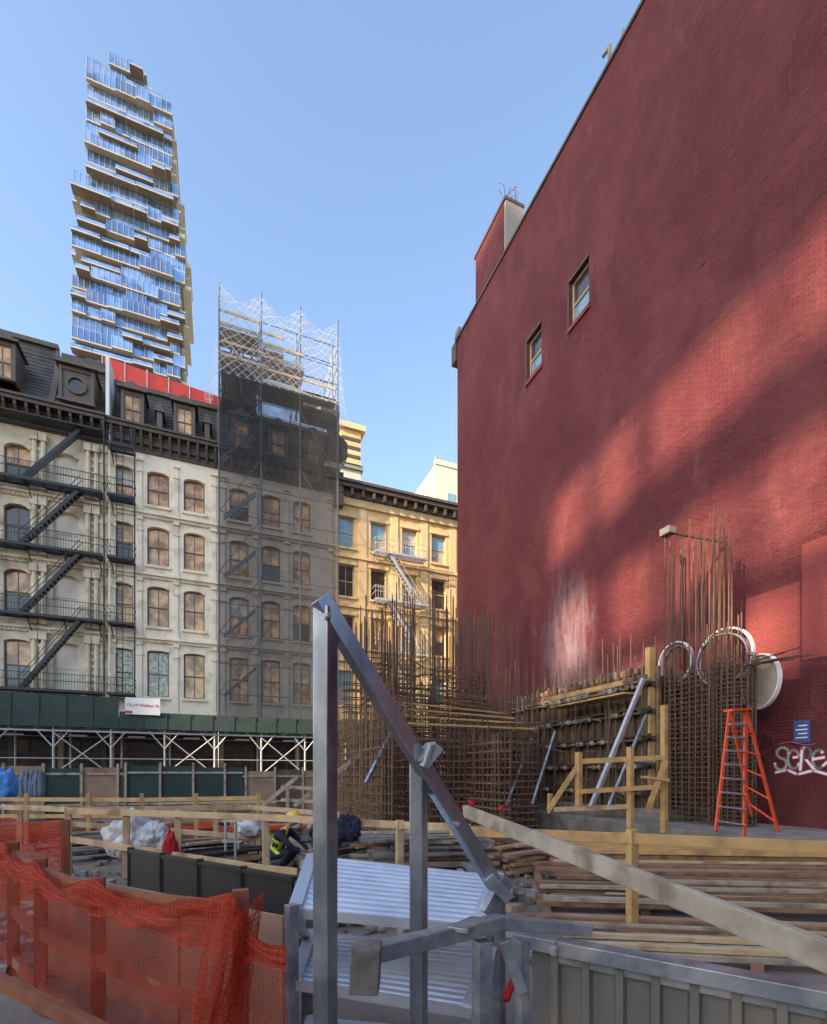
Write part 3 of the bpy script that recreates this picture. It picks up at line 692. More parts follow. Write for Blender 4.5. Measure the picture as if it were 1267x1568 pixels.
wallcage(mb,(4.6,11.6,0),(4.6,14.4,0),0,3.7,5.6,.2,.2,mat=rebar,hm=rebar2)
mb.done('bars',g)
g=group('rebar_wall_cage'); mb=MB()
wallcage(mb,(4.8,11.5,0),(8.3,11.5,0),0,2.9,3.1,.18,.18,mat=rebar,hm=rebar2)
wallcage(mb,(5.0,12.9,0),(9.4,12.9,0),0,3.3,4.2,.18,.2)
wallcage(mb,(8.4,11.6,0),(8.4,14.4,0),0,3.1,5.0,.2,.2)
wallcage(mb,(6.4,9.9,0),(6.4,13.4,0),0,2.6,2.8,.2,.2,hm=rebar2)
wallcage(mb,(8.8,17.5,0),(11.8,17.5,0),0,4.3,8.2,.17,.3)
wallcage(mb,(8.6,15.6,0),(11.2,15.6,0),0,3.9,4.6,.2,.22)
mb.done('bars',g)
g=group('rebar_column_cage'); mb=MB()
for cx,cy,zt in ((5.3,14.1,7.1),(6.6,14.0,7.3),(7.8,14.2,6.8),(4.0,13.0,6.2)): colcage(mb,cx,cy,.6,.6,0,5.2,zt,5,5,.15)
for k in range(40): 
    p=Vector((U(4.4,8.4),U(11.5,14.5),U(2.6,4.6))); mb.rod(p,p+Vector((U(-1.8,1.8),U(-1,1),U(-.2,.2))),.016,random.choice([rebar,rebar2]),4)
for k in range(6): mb.beam((4.2+.1*k,11.3+.5*k,3.0+.25*k),(8.2,11.4+.5*k,3.0+.2*k),.07,.05,random.choice([woody,woodbr]))
mb.done('bars',g)
g=group('rebar_column_cage'); mb=MB()
colcage(mb,10.85,8.5,.75,1.2,.6,4.3,7.6,7,8,.12); colcage(mb,11.2,8.0,.45,.6,.6,4.0,5.2,4,5,.12)
mb.done('bars',g)
g=group('rebar_column_cage'); mb=MB()
def roundcage(mb,cx,cy,r,z0,z1,n=20,hs=.1):
    for k in range(n): t=2*math.pi*k/n; mb.rod((cx+r*math.cos(t),cy+r*math.sin(t),z0),(cx+r*math.cos(t),cy+r*math.sin(t),z1+U(-.1,.1)),.017,rebar,4)
    z=z0
    while z<z1:
        for k in range(n): t=2*math.pi*k/n;u=2*math.pi*(k+1)/n; mb.rod((cx+r*math.cos(t),cy+r*math.sin(t),z),(cx+r*math.cos(u),cy+r*math.sin(u),z),.014,rebar,4)
        z+=hs
roundcage(mb,11.1,7.75,.42,.6,4.5); roundcage(mb,11.0,9.2,.4,.85,4.3)
mb.done('bars',g)
g=group('rebar_dowels'); mb=MB()
for k in range(60): 
    x=U(10.3,12.0); y=U(9.3,16.3); z=U(4.8,5.7); mb.rod((x,y,.8),(x+U(-.06,.06),y+U(-.06,.06),z),.013,rebar,4)
for k in range(7):
    x=10.9+U(-.2,.2); y=7.7+U(-.2,.2); mb.rod((x,y,4.1+U(0,.1)),(x+.6,y-1.0+U(-.2,.2),4.25+U(-.1,.2)),.014,rebar,4)
mb.done('bars',g)
def disc(parent,c,r,ax,mat,rim,rr=.95):
    mb=MB(); c=Vector(c); ax=Vector(ax).normalized(); s=ax.cross(Vector((0,0,1))).normalized(); u=s.cross(ax); n=32
    P=[c+s*r*math.cos(2*math.pi*i/n)+u*r*math.sin(2*math.pi*i/n) for i in range(n)]
    Q=[c+s*r*rr*math.cos(2*math.pi*i/n)+u*r*rr*math.sin(2*math.pi*i/n) for i in range(n)]
    for i in range(n):
        j=(i+1)%n; mb.add([P[i],P[j],Q[j],Q[i],P[i]+ax*.09,P[j]+ax*.09,Q[j]+ax*.09,Q[i]+ax*.09],[(0,1,2,3),(4,5,6,7),(0,1,5,4),(2,3,7,6)],rim)
    if mat: mb.add([q+ax*.05 for q in Q],[tuple(range(n))],mat)
    return mb.done('form_disc',parent)
g=group('round_column_form')
disc(g,sv(1108,1006,11.7),.70,(1,.0,.0),None,signw,.94); disc(g,sv(1104,1010,11.5),.62,(1,.05,.0),None,galv2,.95)
g=group('round_column_form'); a=(1163-CX)/F; d=11.6/(CS*a+SN); disc(g,sv(1160,1044,d),.64,(.93,-.36,0),M('form_tan',(.46,.40,.32),(.34,.29,.23),.7,scale=3),signw)
g=group('round_column_form'); disc(g,sv(1032,1015,12.7),.55,(1,-.1,0),None,signw,.94); disc(g,sv(1036,1018,12.5),.48,(1,-.1,0),None,galv2,.95)
# ---------------- wall formwork ---------------------------------------------------------
g=group('wall_formwork'); mb=MB()
X=10.35
mb.box(X,X+.03,9.6,15.7,.85,4.35,plydark)
y=9.6
while y<15.7:
    mb.box(X-.1,X-.003,y-.03,y+.03,.85,4.45+U(-.1,.2),random.choice([plydark,plydark,woodbr])); y+=.3
for z in (1.2,1.9,2.6,3.3,4.0):
    for o in (0,.12): mb.box(X-.2,X-.103,9.3,16.0,z+o,z+o+.06,random.choice([plydark,corn,woodbr]))
for k in range(90):
    yy=U(9.7,15.5);zz=random.choice((1.27,1.97,2.67,3.37,4.07)); mb.rod((X-.4,yy,zz-.03),(X-.1,yy,zz-.03),.02,scaf); mb.box(X-.26,X-.205,yy-.06,yy+.06,zz-.09,zz+.03,random.choice([galv2,scaf,woody]))
for k in range(26):
    yy=9.6+k*.24; mb.box(X-.02,X+.18,yy,yy+.1,4.4,4.5+U(0,.12),random.choice([woodbr,plydark,conc]))
mb.box(X-.8,X-.2,9.5,12.5,3.78,3.83,woody); mb.box(X-.84,X-.8,9.5,12.5,4.0,4.12,woody); mb.box(X-.1,X+.1,9.35,9.5,.85,5.0,woody)
mb.box(10.2,12.0,9.42,9.5,.85,4.3,plydark)
for zz in (1.2,1.9,2.6,3.3,4.0): mb.box(9.9,12.0,9.3,9.41,zz,zz+.12,corn)
for xx in (10.4,10.8,11.2,11.6): mb.box(xx,xx+.08,9.22,9.29,.85,4.5,woodbr)
for k in range(35):
    p=Vector((U(9.3,10.0),U(9.8,15.8),.85)); mb.rod(p,p+Vector((U(-.2,.2),U(-.2,.2),U(1.5,3.4))),.018,rebar,4)
for k in range(14):
    p=Vector((U(9.3,10.0),U(9.8,15.8),U(1,3.4))); mb.rod(p,p+Vector((U(-.1,.1),U(-1.6,1.6),U(-.3,.3))),.025,random.choice([scafd,rebar,galv2]),5)
mb.done('panels',g)
mb=MB()
mb.beam(sv(905,1236,11.2),sv(985,1040,12.2),.08,.10,scaf); mb.beam(sv(930,1240,11.0),sv(990,1095,12.0),.06,.06,galv2)
mb.beam(sv(815,1232,13),sv(850,1120,14.5),.06,.06,galv2); mb.beam(sv(775,1235,13),sv(815,1130,15),.06,.06,galv2)
mb.done('raking_braces',g)
g=group('timber_guard_frame'); mb=MB()
A=lambda px,py,d=10.6: sv(px,py,d)
for px,t,b in ((886,1152,1235),(965,1144,1268),(1017,1080,1275)): mb.beam(A(px,b),A(px,t),.1,.12,woody)
mb.beam(A(886,1166),A(1018,1160),.05,.11,woody); mb.beam(A(890,1212,10.5),A(1012,1205,10.5),.05,.1,woody); mb.beam(A(840,1240),A(890,1165),.05,.1,woody); mb.beam(A(842,1215,10.8),A(842,1245,10.8),.08,.08,woody); mb.beam(A(990,1245,10.4),A(1020,1165,10.4),.05,.1,woody); mb.beam(A(1020,1195,10.5),A(985,1190,10.5),.3,.05,woody); mb.beam(A(965,1235),A(848,1240),.05,.1,wood)
mb.done('timbers',g)
g=group('raking_brace'); mb=MB(); mb.beam(sv(450,1235,12),sv(560,1148,12.5),.07,.1,woodgrey); mb.beam(sv(395,1240,13),sv(455,1190,13),.07,.1,woodgrey); mb.beam(sv(560,1200,10),sv(600,1120,11),.06,.09,galv2); mb.done('struts',g)
# ---------------- step ladder -----------------------------------------------------------
g=group('step_ladder'); mb=MB()
def lad(tl,tr,bl,br,n,rm,sm):
    mb.beam(tl,bl,.07,.03,rm,up=(0,1,0)); mb.beam(tr,br,.07,.03,rm,up=(0,1,0))
    for i in range(1,n+1):
        t=i/(n+.7); mb.beam(tl.lerp(bl,t),tr.lerp(br,t),.08,.03,sm)
lad(sv(1117,1090,9.7),sv(1141,1088,9.9),sv(1096,1273,8.9),sv(1140,1280,9.0),8,orange,alu)
lad(sv(1119,1090,9.8),sv(1143,1088,10.0),sv(1152,1250,10.4),sv(1194,1282,10.0),5,orange,orange)
mb.beam(sv(1115,1088,9.75),sv(1144,1086,9.95),.2,.05,orange)
mb.done('rails_and_steps',g)
# ---------------- timber guard rails ----------------------------------------------------
def rail(name,pts,mat,w=.04,h=.09,posts=(),pw=.09,lower=None):
    g=group(name); mb=MB()
    for i in range(len(pts)-1): mb.beam(pts[i],pts[i+1],w,h,mat)
    if lower:
        for i in range(len(lower)-1): mb.beam(lower[i],lower[i+1],w,h,mat)
    for t,b in posts: mb.beam(b,t,pw,pw*.8,mat)
    mb.done('timbers',g,bevel=.004); return g
rail('wooden_guard_rail',[sv(690,1272,5.9),sv(1330,1300,4.4)],woody,.05,.11,[((sv(968,1270,5.15)),gz(968,5.15,0))],.10,None)
rail('wooden_guard_rail',[sv(104,1242,8.4),sv(272,1247,7.9),sv(407,1252,7.4),sv(620,1264,6.7),sv(720,1268,6.3)],wood,.045,.10,
   [(sv(407,1242,7.45),gz(407,7.45,0)),(sv(272,1240,7.95),gz(272,7.95,0)),(sv(193,1238,8.2),gz(193,8.2,0)),(sv(612,1256,6.75),gz(612,6.75,0)),(sv(104,1236,8.45),gz(104,8.45,0))],.10,
   [sv(104,1285,8.4),sv(407,1330,7.4),sv(455,1335,7.3)])
rail('wooden_guard_rail',[sv(-40,1224,12.5),sv(215,1225,12),sv(400,1222,12)],woody,.04,.1,[(sv(p,1215,12),gz(p,12,0)) for p in (40,135,217,300,395)],.09,[sv(-40,1250,12.5),sv(400,1250,12)])
rail('wooden_guard_rail',[sv(0,1236,10),sv(110,1240,9),sv(380,1236,10.5),sv(520,1248,10)],wood,.04,.1,[(sv(p,1232,10),gz(p,10,0)) for p in (30,330,505)],.09,[sv(110,1262,9.6),sv(500,1290,9.5)])
rail('wooden_guard_rail',[sv(430,1205,15),sv(620,1215,14.5)],woodgrey,.04,.1,[(sv(p,1200,14.8),gz(p,14.8,0)) for p in (440,520,600)],.09,[sv(430,1225,15),sv(620,1235,14.5)])
# ---------------- lumber piles ----------------------------------------------------------
g=group('lumber_stack'); mb=MB(); d=4.45; k=0
while d<8.4:
    z=.06+.07*((k//3)%3)+.03*(d-4.4); w=random.choice([.05,.06,.09,.12])
    l=gz(800+U(-10,40)+6*(d-4),d+.25,z+U(0,.05)); r=gz(1420,d-.25+U(-.08,.08),z+U(0,.05))
    mb.beam(l,r,w,.05,random.choice([wood,woodbr,woodbr,woodgrey,ply,woodbr])); 
    if random.random()<.4: mb.beam(gz(850+U(-40,100),d+.2,z+.07),gz(1380,d-.2,z+.075),.06,.045,random.choice([wood,woodgrey,woodbr]))
    d+=w+U(.03,.15); k+=1
for px in (860,1010,1160,1300): mb.beam(gz(px,4.3,.03),gz(px-40,8.6,.10),.1,.07,woodbr)
mb.done('boards',g)
g=group('formwork_beam_stack'); mb=MB()
for k in range(5):
    dd=8.5+k*.22; l=gz(842-4*k,dd,.42+.01*k);r=gz(1400,dd-.6,.42+.01*k)
    mb.beam(l,r,.1,.08,woody); mb.beam(l-Vector((0,0,.09)),r-Vector((0,0,.09)),.035,.1,woodbr); mb.beam(l-Vector((0,0,.18)),r-Vector((0,0,.18)),.1,.08,woody)
mb.done('beams',g)
def pile(name,c,L,ang,n,spread,h,mats,sz=(.09,.045),jit=.15):
    g=group(name); mb=MB()
    for k in range(n):
        a=ang+U(-jit,jit); dx=Vector((math.cos(a),math.sin(a),0)); nn=Vector((-dx.y,dx.x,0)); z=.03+h*(k/n)
        o=Vector(c)+nn*U(-spread,spread)+dx*U(-.3,.3)+Vector((0,0,z)); l=L*U(.6,1)
        mb.beam(o-dx*l/2,o+dx*l/2,sz[0]*U(.8,1.6),sz[1],random.choice(mats))
    mb.done('boards',g); return g
for (px,d,L,an,n,sp,h,ms) in ((470,9.6,1.6,1.5,26,.5,.8,[woodgrey,conc]),(650,8.5,2.2,-.35,50,.8,.75,[woodgrey,conc,galv2,woodbr]),(330,9.6,1.8,.3,25,.8,.4,[wood,woodgrey,blackpl]),
    (230,13,4,.1,24,1,.3,[woodbr,wood,orange]),(60,13,3,.2,20,1,.4,[ply,woodbr]),(560,11,2.5,.6,20,.8,.5,[woody,galv2,woodbr]),(700,9.5,2,-.2,18,.5,.7,[rebar2,woody,redcloth]),(420,14,3,-.1,20,1.2,.4,[woodbr,orange,wood]),(740,6.9,1.2,1.2,16,.35,.35,[woodgrey,galv2,conc]),(330,16,4,.05,30,1.5,.8,[woodbr,wood,ply]),(160,10.5,2.,.4,20,.9,.4,[woodgrey,blackpl,galv2]),(805,8.8,1.4,.2,14,.3,.5,[woody,ply])):
    p=gz(px,d,0); pile('lumber_pile',p,L,an,n,sp,h,ms)
mb=MB(); rr=random.Random(9)
def rock(mb,c,s,mat):
    vs=[(c[0]+s*rr.uniform(.6,1)*x,c[1]+s*rr.uniform(.6,1)*y,c[2]+s*.7*rr.uniform(.5,1)*z) for x,y,z in ((-1,-1,-1),(1,-1,-1),(1,1,-1),(-1,1,-1),(-1,-1,1),(1,-1,1),(1,1,1),(-1,1,1))]
    mb.add(vs,[(3,2,1,0),(4,5,6,7),(0,1,5,4),(1,2,6,5),(2,3,7,6),(3,0,4,7)],mat)
for k in range(1100):
    px=rr.uniform(-60,860); d=rr.uniform(4.2,13); p=gz(px,d,.02); rock(mb,p,rr.choice([.03,.04,.06,.1]),rr.choice([stone,stone,conc,dirt,woodgrey]))
for k in range(260):
    t=rr.gauss(0,1); q=gz(520+40*t,6.2+rr.uniform(-.6,.6),0); rock(mb,(q.x,q.y,max(0,.35-.2*abs(t))*rr.random()),rr.choice([.05,.08]),stone)
mb.done('rubble')
g=group('material_cart'); mb=MB()
for (px,d,h_,m) in ((345,9.0,.9,scaf),(360,9.0,.9,scaf),(345,9.6,.9,scaf),(365,9.6,.9,scaf)): p=gz(px,d,0); mb.rod(p,p+Vector((0,0,h_)),.025,m,6)
mb.beam(gz(340,9.0,.5),gz(370,9.0,.5),.04,.04,scaf); mb.beam(gz(340,9.0,.88),gz(370,9.0,.88),.04,.04,scaf); mb.done('frame',g)
g=group('plastic_bucket')
mb=MB(); p=gz(470,9.0,0); mb.rod(p,p+Vector((0,0,.36)),.15,whitebag,16); mb.rod(p+Vector((0,0,.34)),p+Vector((0,0,.37)),.165,whitebag,16); mb.done('bucket',g)
blob('white_sack',None,sv(205,1284,8.7),(.42,.36,.42),whitebag,.35,1.8,5,seed=1)
blob('white_sack',None,sv(236,1290,8.5),(.28,.25,.3),whitebag,.4,2,5,seed=5)
blob('white_sack',None,sv(385,1268,9.5),(.25,.2,.2),whitebag,.35,2,seed=8)
g=group('red_jacket'); blob('cloth',g,sv(262,1300,7.9),(.12,.1,.27),redcloth,.4,2.2,seed=4)
g=group('navy_jacket'); blob('body',g,sv(530,1272,6.9),(.17,.12,.22),navy,.4,2,seed=2); blob('sleeve',g,sv(517,1280,6.85),(.07,.07,.2),navy,.4,2,seed=6); blob('sleeve_2',g,sv(544,1270,6.85),(.07,.07,.15),navy,.4,2,seed=7)
g=group('black_barrier'); mb=MB(); a=gz(200,6.3,0);b=gz(452,4.6,0)
for i in range(4):
    p=a.lerp(b,i/4);q=a.lerp(b,(i+1)/4-.01); mb.beam((p.x,p.y,.36),(q.x,q.y,.36),.04,.75,blackpl); mb.beam((p.x,p.y,.0),(p.x,p.y,.8),.07,.07,blackpl)
mb.beam((a.x,a.y,.76),(b.x,b.y,.76),.08,.04,blackpl); mb.done('panels',g)
g=group('plywood_barrier'); mb=MB(); a=gz(60,4.3,0);b=gz(440,2.9,0)
for i in range(3):
    p=a.lerp(b,i/3);q=a.lerp(b,(i+1)/3-.01); mb.beam((p.x,p.y,.46),(q.x,q.y,.46),.02,.88,ply)
mb.done('panels',g)
# ---------------- crouching worker behind the guard rail --------------------------------
g=group('construction_worker')
WV=[];WE=[];WR=[]
def wv(co,r,link=None):
    WV.append(Vector(co)); WR.append(r); i=len(WV)-1
    if link is not None: WE.append((link,i))
    return i
pel=wv((0,0,.36),.135); sp=wv((.10,0,.54),.125,pel); ch=wv((.21,0,.70),.145,sp); nk=wv((.29,0,.83),.058,ch); hd0=wv((.32,0,.88),.05,nk)
for s in (-1,1):
    hp=wv((.02,.11*s,.35),.105,pel); kn=wv((.40,.17*s,.42),.068,hp); an=wv((.10,.17*s,.11),.048,kn); he=wv((.12,.17*s,.05),.045,an); wv((.30,.18*s,.04),.038,he)
    sh=wv((.21,.19*s,.74),.07,ch); el=wv((.42,.24*s,.54),.047,sh); wr=wv((.60,.14*s,.40),.03,el); pa=wv((.67,.12*s,.37),.03,wr)
    for f in range(4):
        o=(f-1.5)*.019; k1=wv((.71,.12*s+o,.355-abs(o)*.3),.009,pa); k2=wv((.74+.006*(f in (1,2)),.12*s+o,.33),.0085,k1); wv((.742,.12*s+o,.305),.008,k2)
    t1=wv((.66,(.12-.035)*s,.345),.010,pa); wv((.69,(.12-.045)*s,.32),.009,t1)
me=bpy.data.meshes.new('body'); me.from_pydata([tuple(v) for v in WV],WE,[]); bo=bpy.data.objects.new('body',me); scene.collection.objects.link(bo)
md=bo.modifiers.new('skin','SKIN'); 
for i,sk in enumerate(me.skin_vertices[0].data): sk.radius=(WR[i],WR[i]); sk.use_root=(i==0)
sb=bo.modifiers.new('sub','SUBSURF'); sb.levels=2; sb.render_levels=2
bpy.context.view_layer.update(); dg=bpy.context.evaluated_depsgraph_get(); nm=bpy.data.meshes.new_from_object(bo.evaluated_get(dg))
bpy.data.objects.remove(bo)
for m_ in (navy,hivis,skin,boot): nm.materials.append(m_)
for p_ in nm.polygons:
    c=p_.center; k=0; ax=(c-Vector((0,0,.36))).dot(Vector((.53,0,.85)))
    if c.x>.575 and c.z<.43 and c.z>.28: k=2
    elif c.z<.12: k=3
    elif abs(c.y)<.30 and c.z>.40 and ax>.06 and c.x<.36 and not (c.x>.2 and c.z<.52) and (.10<ax<.15 or .24<ax<.29 or (abs(abs(c.y)-.10)<.022 and ax>.1)): k=1
    elif c.z>.80: k=2
    p_.material_index=k; p_.use_smooth=True
TW=Matrix.Translation(gz(418,8.5,0))@Matrix.Rotation(math.radians(-32),4,'Z')
bo=bpy.data.objects.new('body',nm); scene.collection.objects.link(bo); nm.transform(TW); bo.parent=g
bm=bmesh.new(); bmesh.ops.create_uvsphere(bm,u_segments=24,v_segments=16,radius=1)
for v in bm.verts:
    x,y,z=v.co
    k=1-.18*max(0,-z); q=Vector((x*.098*k,y*.077*k,z*.118))
    if x>.8 and abs(y)<.22 and -.35<z<.1: q.x+=.02
    if x>.7 and abs(abs(y)-.38)<.14 and 0<z<.2: q.x-=.008
    if abs(y)>.93 and abs(x)<.25: q.y*=1.12
    v.co=Matrix.Rotation(math.radians(25),3,'Y')@q+Vector((.37,0,.96))
me=bpy.data.meshes.new('head'); bm.to_mesh(me); bm.free(); me.materials.append(skin); me.polygons.foreach_set('use_smooth',[True]*len(me.polygons)); me.transform(TW)
o=bpy.data.objects.new('head',me); scene.collection.objects.link(o); o.parent=g
bm=bmesh.new(); bmesh.ops.create_uvsphere(bm,u_segments=24,v_segments=16,radius=1)
for v in bm.verts:
    x,y,z=v.co
    q=Vector((x*.132,y*.11,max(z,0)*.115+.035))
    if z<=0: q=Vector((x*.155+ (.03 if x>0 else 0),y*.122,.030)) if z>-.5 else Vector((x*.12,y*.1,.032))
    v.co=Matrix.Rotation(math.radians(25),3,'Y')@q+Vector((.37,0,.97))
me=bpy.data.meshes.new('hard_hat'); bm.to_mesh(me); bm.free(); me.materials.append(M('hard_hat_yellow',(.75,.50,.04),(.7,.46,.04),.35)); me.polygons.foreach_set('use_smooth',[True]*len(me.polygons)); me.transform(TW)
o=bpy.data.objects.new('hard_hat',me); scene.collection.objects.link(o); o.parent=g
mb=MB(TW)
for s in (-1,1): mb.rod((.452,.03*s,.955),(.462,.03*s,.951),.008,black,8)
mb.rod((.425,-.022,.885),(.425,.022,.885),.006,redcloth,6); mb.done('eyes_and_mouth',g)
# ---------------- orange safety net fence -----------------------------------------------
g=group('orange_net_fence'); mb=MB()
P=[gz(-60,5.6,0),gz(20,4.3,0),gz(62,3.7,0),gz(150,3.15,0),gz(368,2.4,0),gz(445,2.25,0)]
top=[1.08,1.12,1.08,1.05,1.15,.95]
for i,p in enumerate(P[:-1]):
    mb.beam((p.x,p.y,0),(p.x,p.y,top[i]+.03),.075,.055,woodred)
for i in range(4):
    p,q=P[i],P[i+1]
    mb.beam((p.x,p.y,top[i]-.08),(q.x,q.y,top[i+1]-.08),.04,.09,woodred); mb.beam((p.x,p.y,.55),(q.x,q.y,.52),.04,.09,woodred); mb.beam((p.x,p.y,.12),(q.x,q.y,.12),.04,.09,woodred)
q=gz(-40,3.0,0); mb.beam((q.x,q.y,.55),(P[4].x,P[4].y,.15),.04,.09,woodred)
mb.done('timber_frame',g)
cum=[0]
for i in range(len(P)-1): cum.append(cum[-1]+(P[i+1]-P[i]).length)
def along(u,amp=.0):
    s=u*cum[-1]
    for i in range(len(P)-1):
        if s<=cum[i+1]+1e-6:
            t=(s-cum[i])/(cum[i+1]-cum[i]); p=P[i].lerp(P[i+1],t); sag=math.sin(t*math.pi); return p,top[i]*(1-t)+top[i+1]*t,sag
    return P[-1],top[-1],0
def netf(off,ztop,zbot,sd,amp,sagk):
    def f(u,v):
        p,t,sag=along(u); n=Vector((-.35,-.9,0))
        w=noise.noise(Vector((u*14+sd,v*3,sd)))*amp+noise.noise(Vector((u*40+sd,v*6,sd)))*amp*.4
        z=zbot+(t*ztop-zbot-sagk*sag)*v+noise.noise(Vector((u*20,v*5,sd+4)))*.04
        q=p+n*(off+w); return Vector((q.x,q.y,z))
    return f
sheet('net',g,netf(.06,1.02,.0,1,.09,.08),140,24,n_or,cum[-1],1.1)
sheet('net_fold',g,netf(.10,1.04,.88,5,.06,.10),140,10,n_or2,cum[-1],.25)
def cloth(u,v):
    p=P[4]; return Vector((p.x-.10+.2*u-.22*(1-v)+.04*math.sin(u*20+v*4),p.y-.1-.08*math.sin(u*3)+.04*math.sin(u*25),1.12*v+.02+.05*math.sin(u*9)*v))
sheet('net_drape',g,cloth,40,20,n_or,.5,1.1)
g=group('orange_net_fence')
Pb=[gz(-80,7.0,0),gz(100,6.4,0)]
sheet('net',g,lambda u,v:Vector((*(Pb[0].lerp(Pb[1],u)).xy,1.12*v+.03*math.sin(u*15)))+Vector((0,.06*math.sin(u*22+v*3),0)),50,10,n_or2,2.2,1.1)
mb=MB(); 
for p in Pb: mb.beam(p,(p.x,p.y,1.15),.09,.07,woodred)
mb.done('posts',g)
# ---------------- galvanised steel frame (foreground) -----------------------------------
g=group('galvanised_steel_frame'); mb=MB()
RU=(-SN*.94-CS*.34,CS*.94-SN*.34,0)
pt=sv(498,932,1.7); mb.beam((pt.x,pt.y,0.02),pt,.062,.062,galv,up=RU)
p2=sv(641,1160,1.95); mb.beam((p2.x,p2.y,.02),p2,.056,.056,galv,up=RU)
e=sv(768,1372,2.15)
mb.beam(sv(490,916,1.68),e,.05,.062,galv)
c=sv(653,1156,1.9); mb.beam(c-Vector((.03,0,.04)),c+Vector((.035,0,.035)),.09,.05,galv2); mb.rod(sv(660,1140,1.86),sv(648,1175,1.86),.018,galv2,8)
mb.beam(sv(745,1340,2.1),sv(778,1375,2.1),.10,.05,galv2); mb.beam(sv(775,1345,2.15),sv(745,1400,2.1),.045,.07,galv2)
for q in (sv(502,945,1.65),sv(645,1178,1.9),sv(700,1262,1.95)): mb.rod(q+Vector((0,-.02,0)),q+Vector((0,.03,0)),.010,galv2,8)
mb.done('raking_tubes',g,bevel=.006)
mb=MB()
mb.beam(sv(560,1462,1.5),sv(765,1412,1.9),.06,.055,galv2); mb.beam(sv(765,1412,1.9),sv(900,1424,2.1),.06,.05,galv2)
mb.beam(sv(738,1440,1.85),gz(738,1.85,0),.06,.06,galv2); mb.beam(sv(770,1440,1.9),sv(800,1520,1.9),.035,.045,galv2)
mb.beam(sv(800,1440,2.0),gz(800,2.0,0),.045,.045,galv2)
mb.beam(sv(700,1425,1.7),sv(735,1408,1.95),.08,.02,galv2)
mb.done('cross_tubes',g,bevel=.005)
packm=M('rusted_end_plate',(.10,.09,.08),(.20,.17,.14),.8,.0,scale=14,c3=(.13,.08,.05),s3=9,bump=.3)
mb=MB(); mb.beam(sv(538,1480,1.42),sv(582,1482,1.42),.09,.13,packm,up=(0,0,1)); mb.done('timber_packer',g,bevel=.004)
# ---------------- corrugated sheet fence (right) ----------------------------------------
g=group('corrugated_metal_fence'); a=gz(815,2.25,0);b=gz(1420,1.55,0); L=(b-a).length; dv=(b-a)/L; nv=Vector((dv.y,-dv.x,0))
nseg=[];s=0
while s<L:
    nseg+= [(s,0),(s+.085,0),(s+.095,.03),(s+.125,.03),(s+.135,0)]; s+=.135+.0
mb=MB(); zt=.98
for i in range(len(nseg)-1):
    p=a+dv*nseg[i][0]+nv*nseg[i][1]; q=a+dv*nseg[i+1][0]+nv*nseg[i+1][1]
    if (q-p).length>1e-4: mb.quad([(p.x,p.y,.02),(q.x,q.y,.02),(q.x,q.y,zt),(p.x,p.y,zt)],sheetm)
mb.done('corrugated_sheet',g)
mb=MB(); o=nv*.06
def ab(t,z): 
    p=a+(b-a)*t+o*.3; return Vector((p.x,p.y,z))
mb.beam(ab(-.06,.99),ab(.1,.99),.1,.06,galv2); mb.beam(ab(.09,.985),ab(1,.985),.085,.065,galv2); mb.beam(ab(.09,.935),ab(1,.935),.012,.05,galv2)
mb.rod(ab(.095,1.0)+nv*.05,ab(.095,.96)+nv*.05,.02,galv2,8)
for t in (.02,.5,.98): mb.beam(ab(t,0)-nv*.1,ab(t,.95)-nv*.1,.06,.06,galv2)
mb.done('top_rail',g,bevel=.004)
g=group('leaning_timber'); mb=MB(); mb.beam(sv(712,1242,4.1),sv(1330,1490,1.42),.045,.10,woodgrey); mb.done('plank',g,bevel=.006)
# ---------------- aluminium trays -------------------------------------------------------
g=group('aluminium_deck_panels')
def tray(nl,nr,fl,fr,name):
    mb=MB(); n=46
    up=Vector((0,0,1))
    for i in range(n):
        t0=i/n;t1=(i+1)/n
        p=nl.lerp(fl,t0);q=nr.lerp(fr,t0);p2=nl.lerp(fl,t1);q2=nr.lerp(fr,t1); k=.008*((i//2)%2); k1=.008*(((i+1)//2)%2)
        mb.quad([p+up*k,q+up*k,q2+up*k1,p2+up*k1],alu)
    mb.beam(nl,fl,.07,.05,alu); mb.beam(nr,fr,.09,.05,alu); mb.beam(nl-up*.02,nr-up*.02,.025,.05,alu); mb.beam(fl-up*.02,fr-up*.02,.025,.05,alu)
    return mb.done(name,g)
tray(sv(452,1392,2.55),sv(735,1418,2.45),sv(478,1312,3.2),sv(760,1342,3.0),'upper_panel')
tray(sv(452,1502,2.5),sv(722,1545,2.4),sv(478,1428,3.1),sv(750,1455,2.95),'lower_panel')
tray(sv(452,1640,2.5),sv(722,1670,2.4),sv(478,1560,3.1),sv(750,1585,2.95),'bottom_panel')
mb=MB()
for px,py,d in ((446,1385,2.5),(470,1318,3.2),(742,1425,2.4),(765,1345,3.05)): p=sv(px,py,d); mb.beam((p.x,p.y,0),p,.055,.055,galv2,up=(-SN,CS,0))
mb.beam(sv(450,1400,2.5),sv(470,1440,3.1),.05,.03,alu); mb.done('frame',g,bevel=.004)
g=group('red_hose'); mb=MB(); pts=[sv(560,1398,3.5),sv(600,1412,3.2),sv(660,1420,3.2),sv(700,1425,3.3),sv(760,1440,3.3),sv(790,1490,2.6),sv(775,1530,2.4)]
for i in range(len(pts)-1): mb.rod(pts[i],pts[i+1],.02,redcloth,8)
mb.done('hose',g,smooth=True)
mb=MB()
for px,py,d in ((722,1232,9),(768,1240,9),(712,1240,9)): p=sv(px,py,d); mb.rod(p,p+Vector((0,0,.08)),.06,redcloth,10); mb.rod((p.x,p.y,0),p,.02,rebar,6)
mb.done('rebar_safety_cap')
g=group('stacked_tarps'); 
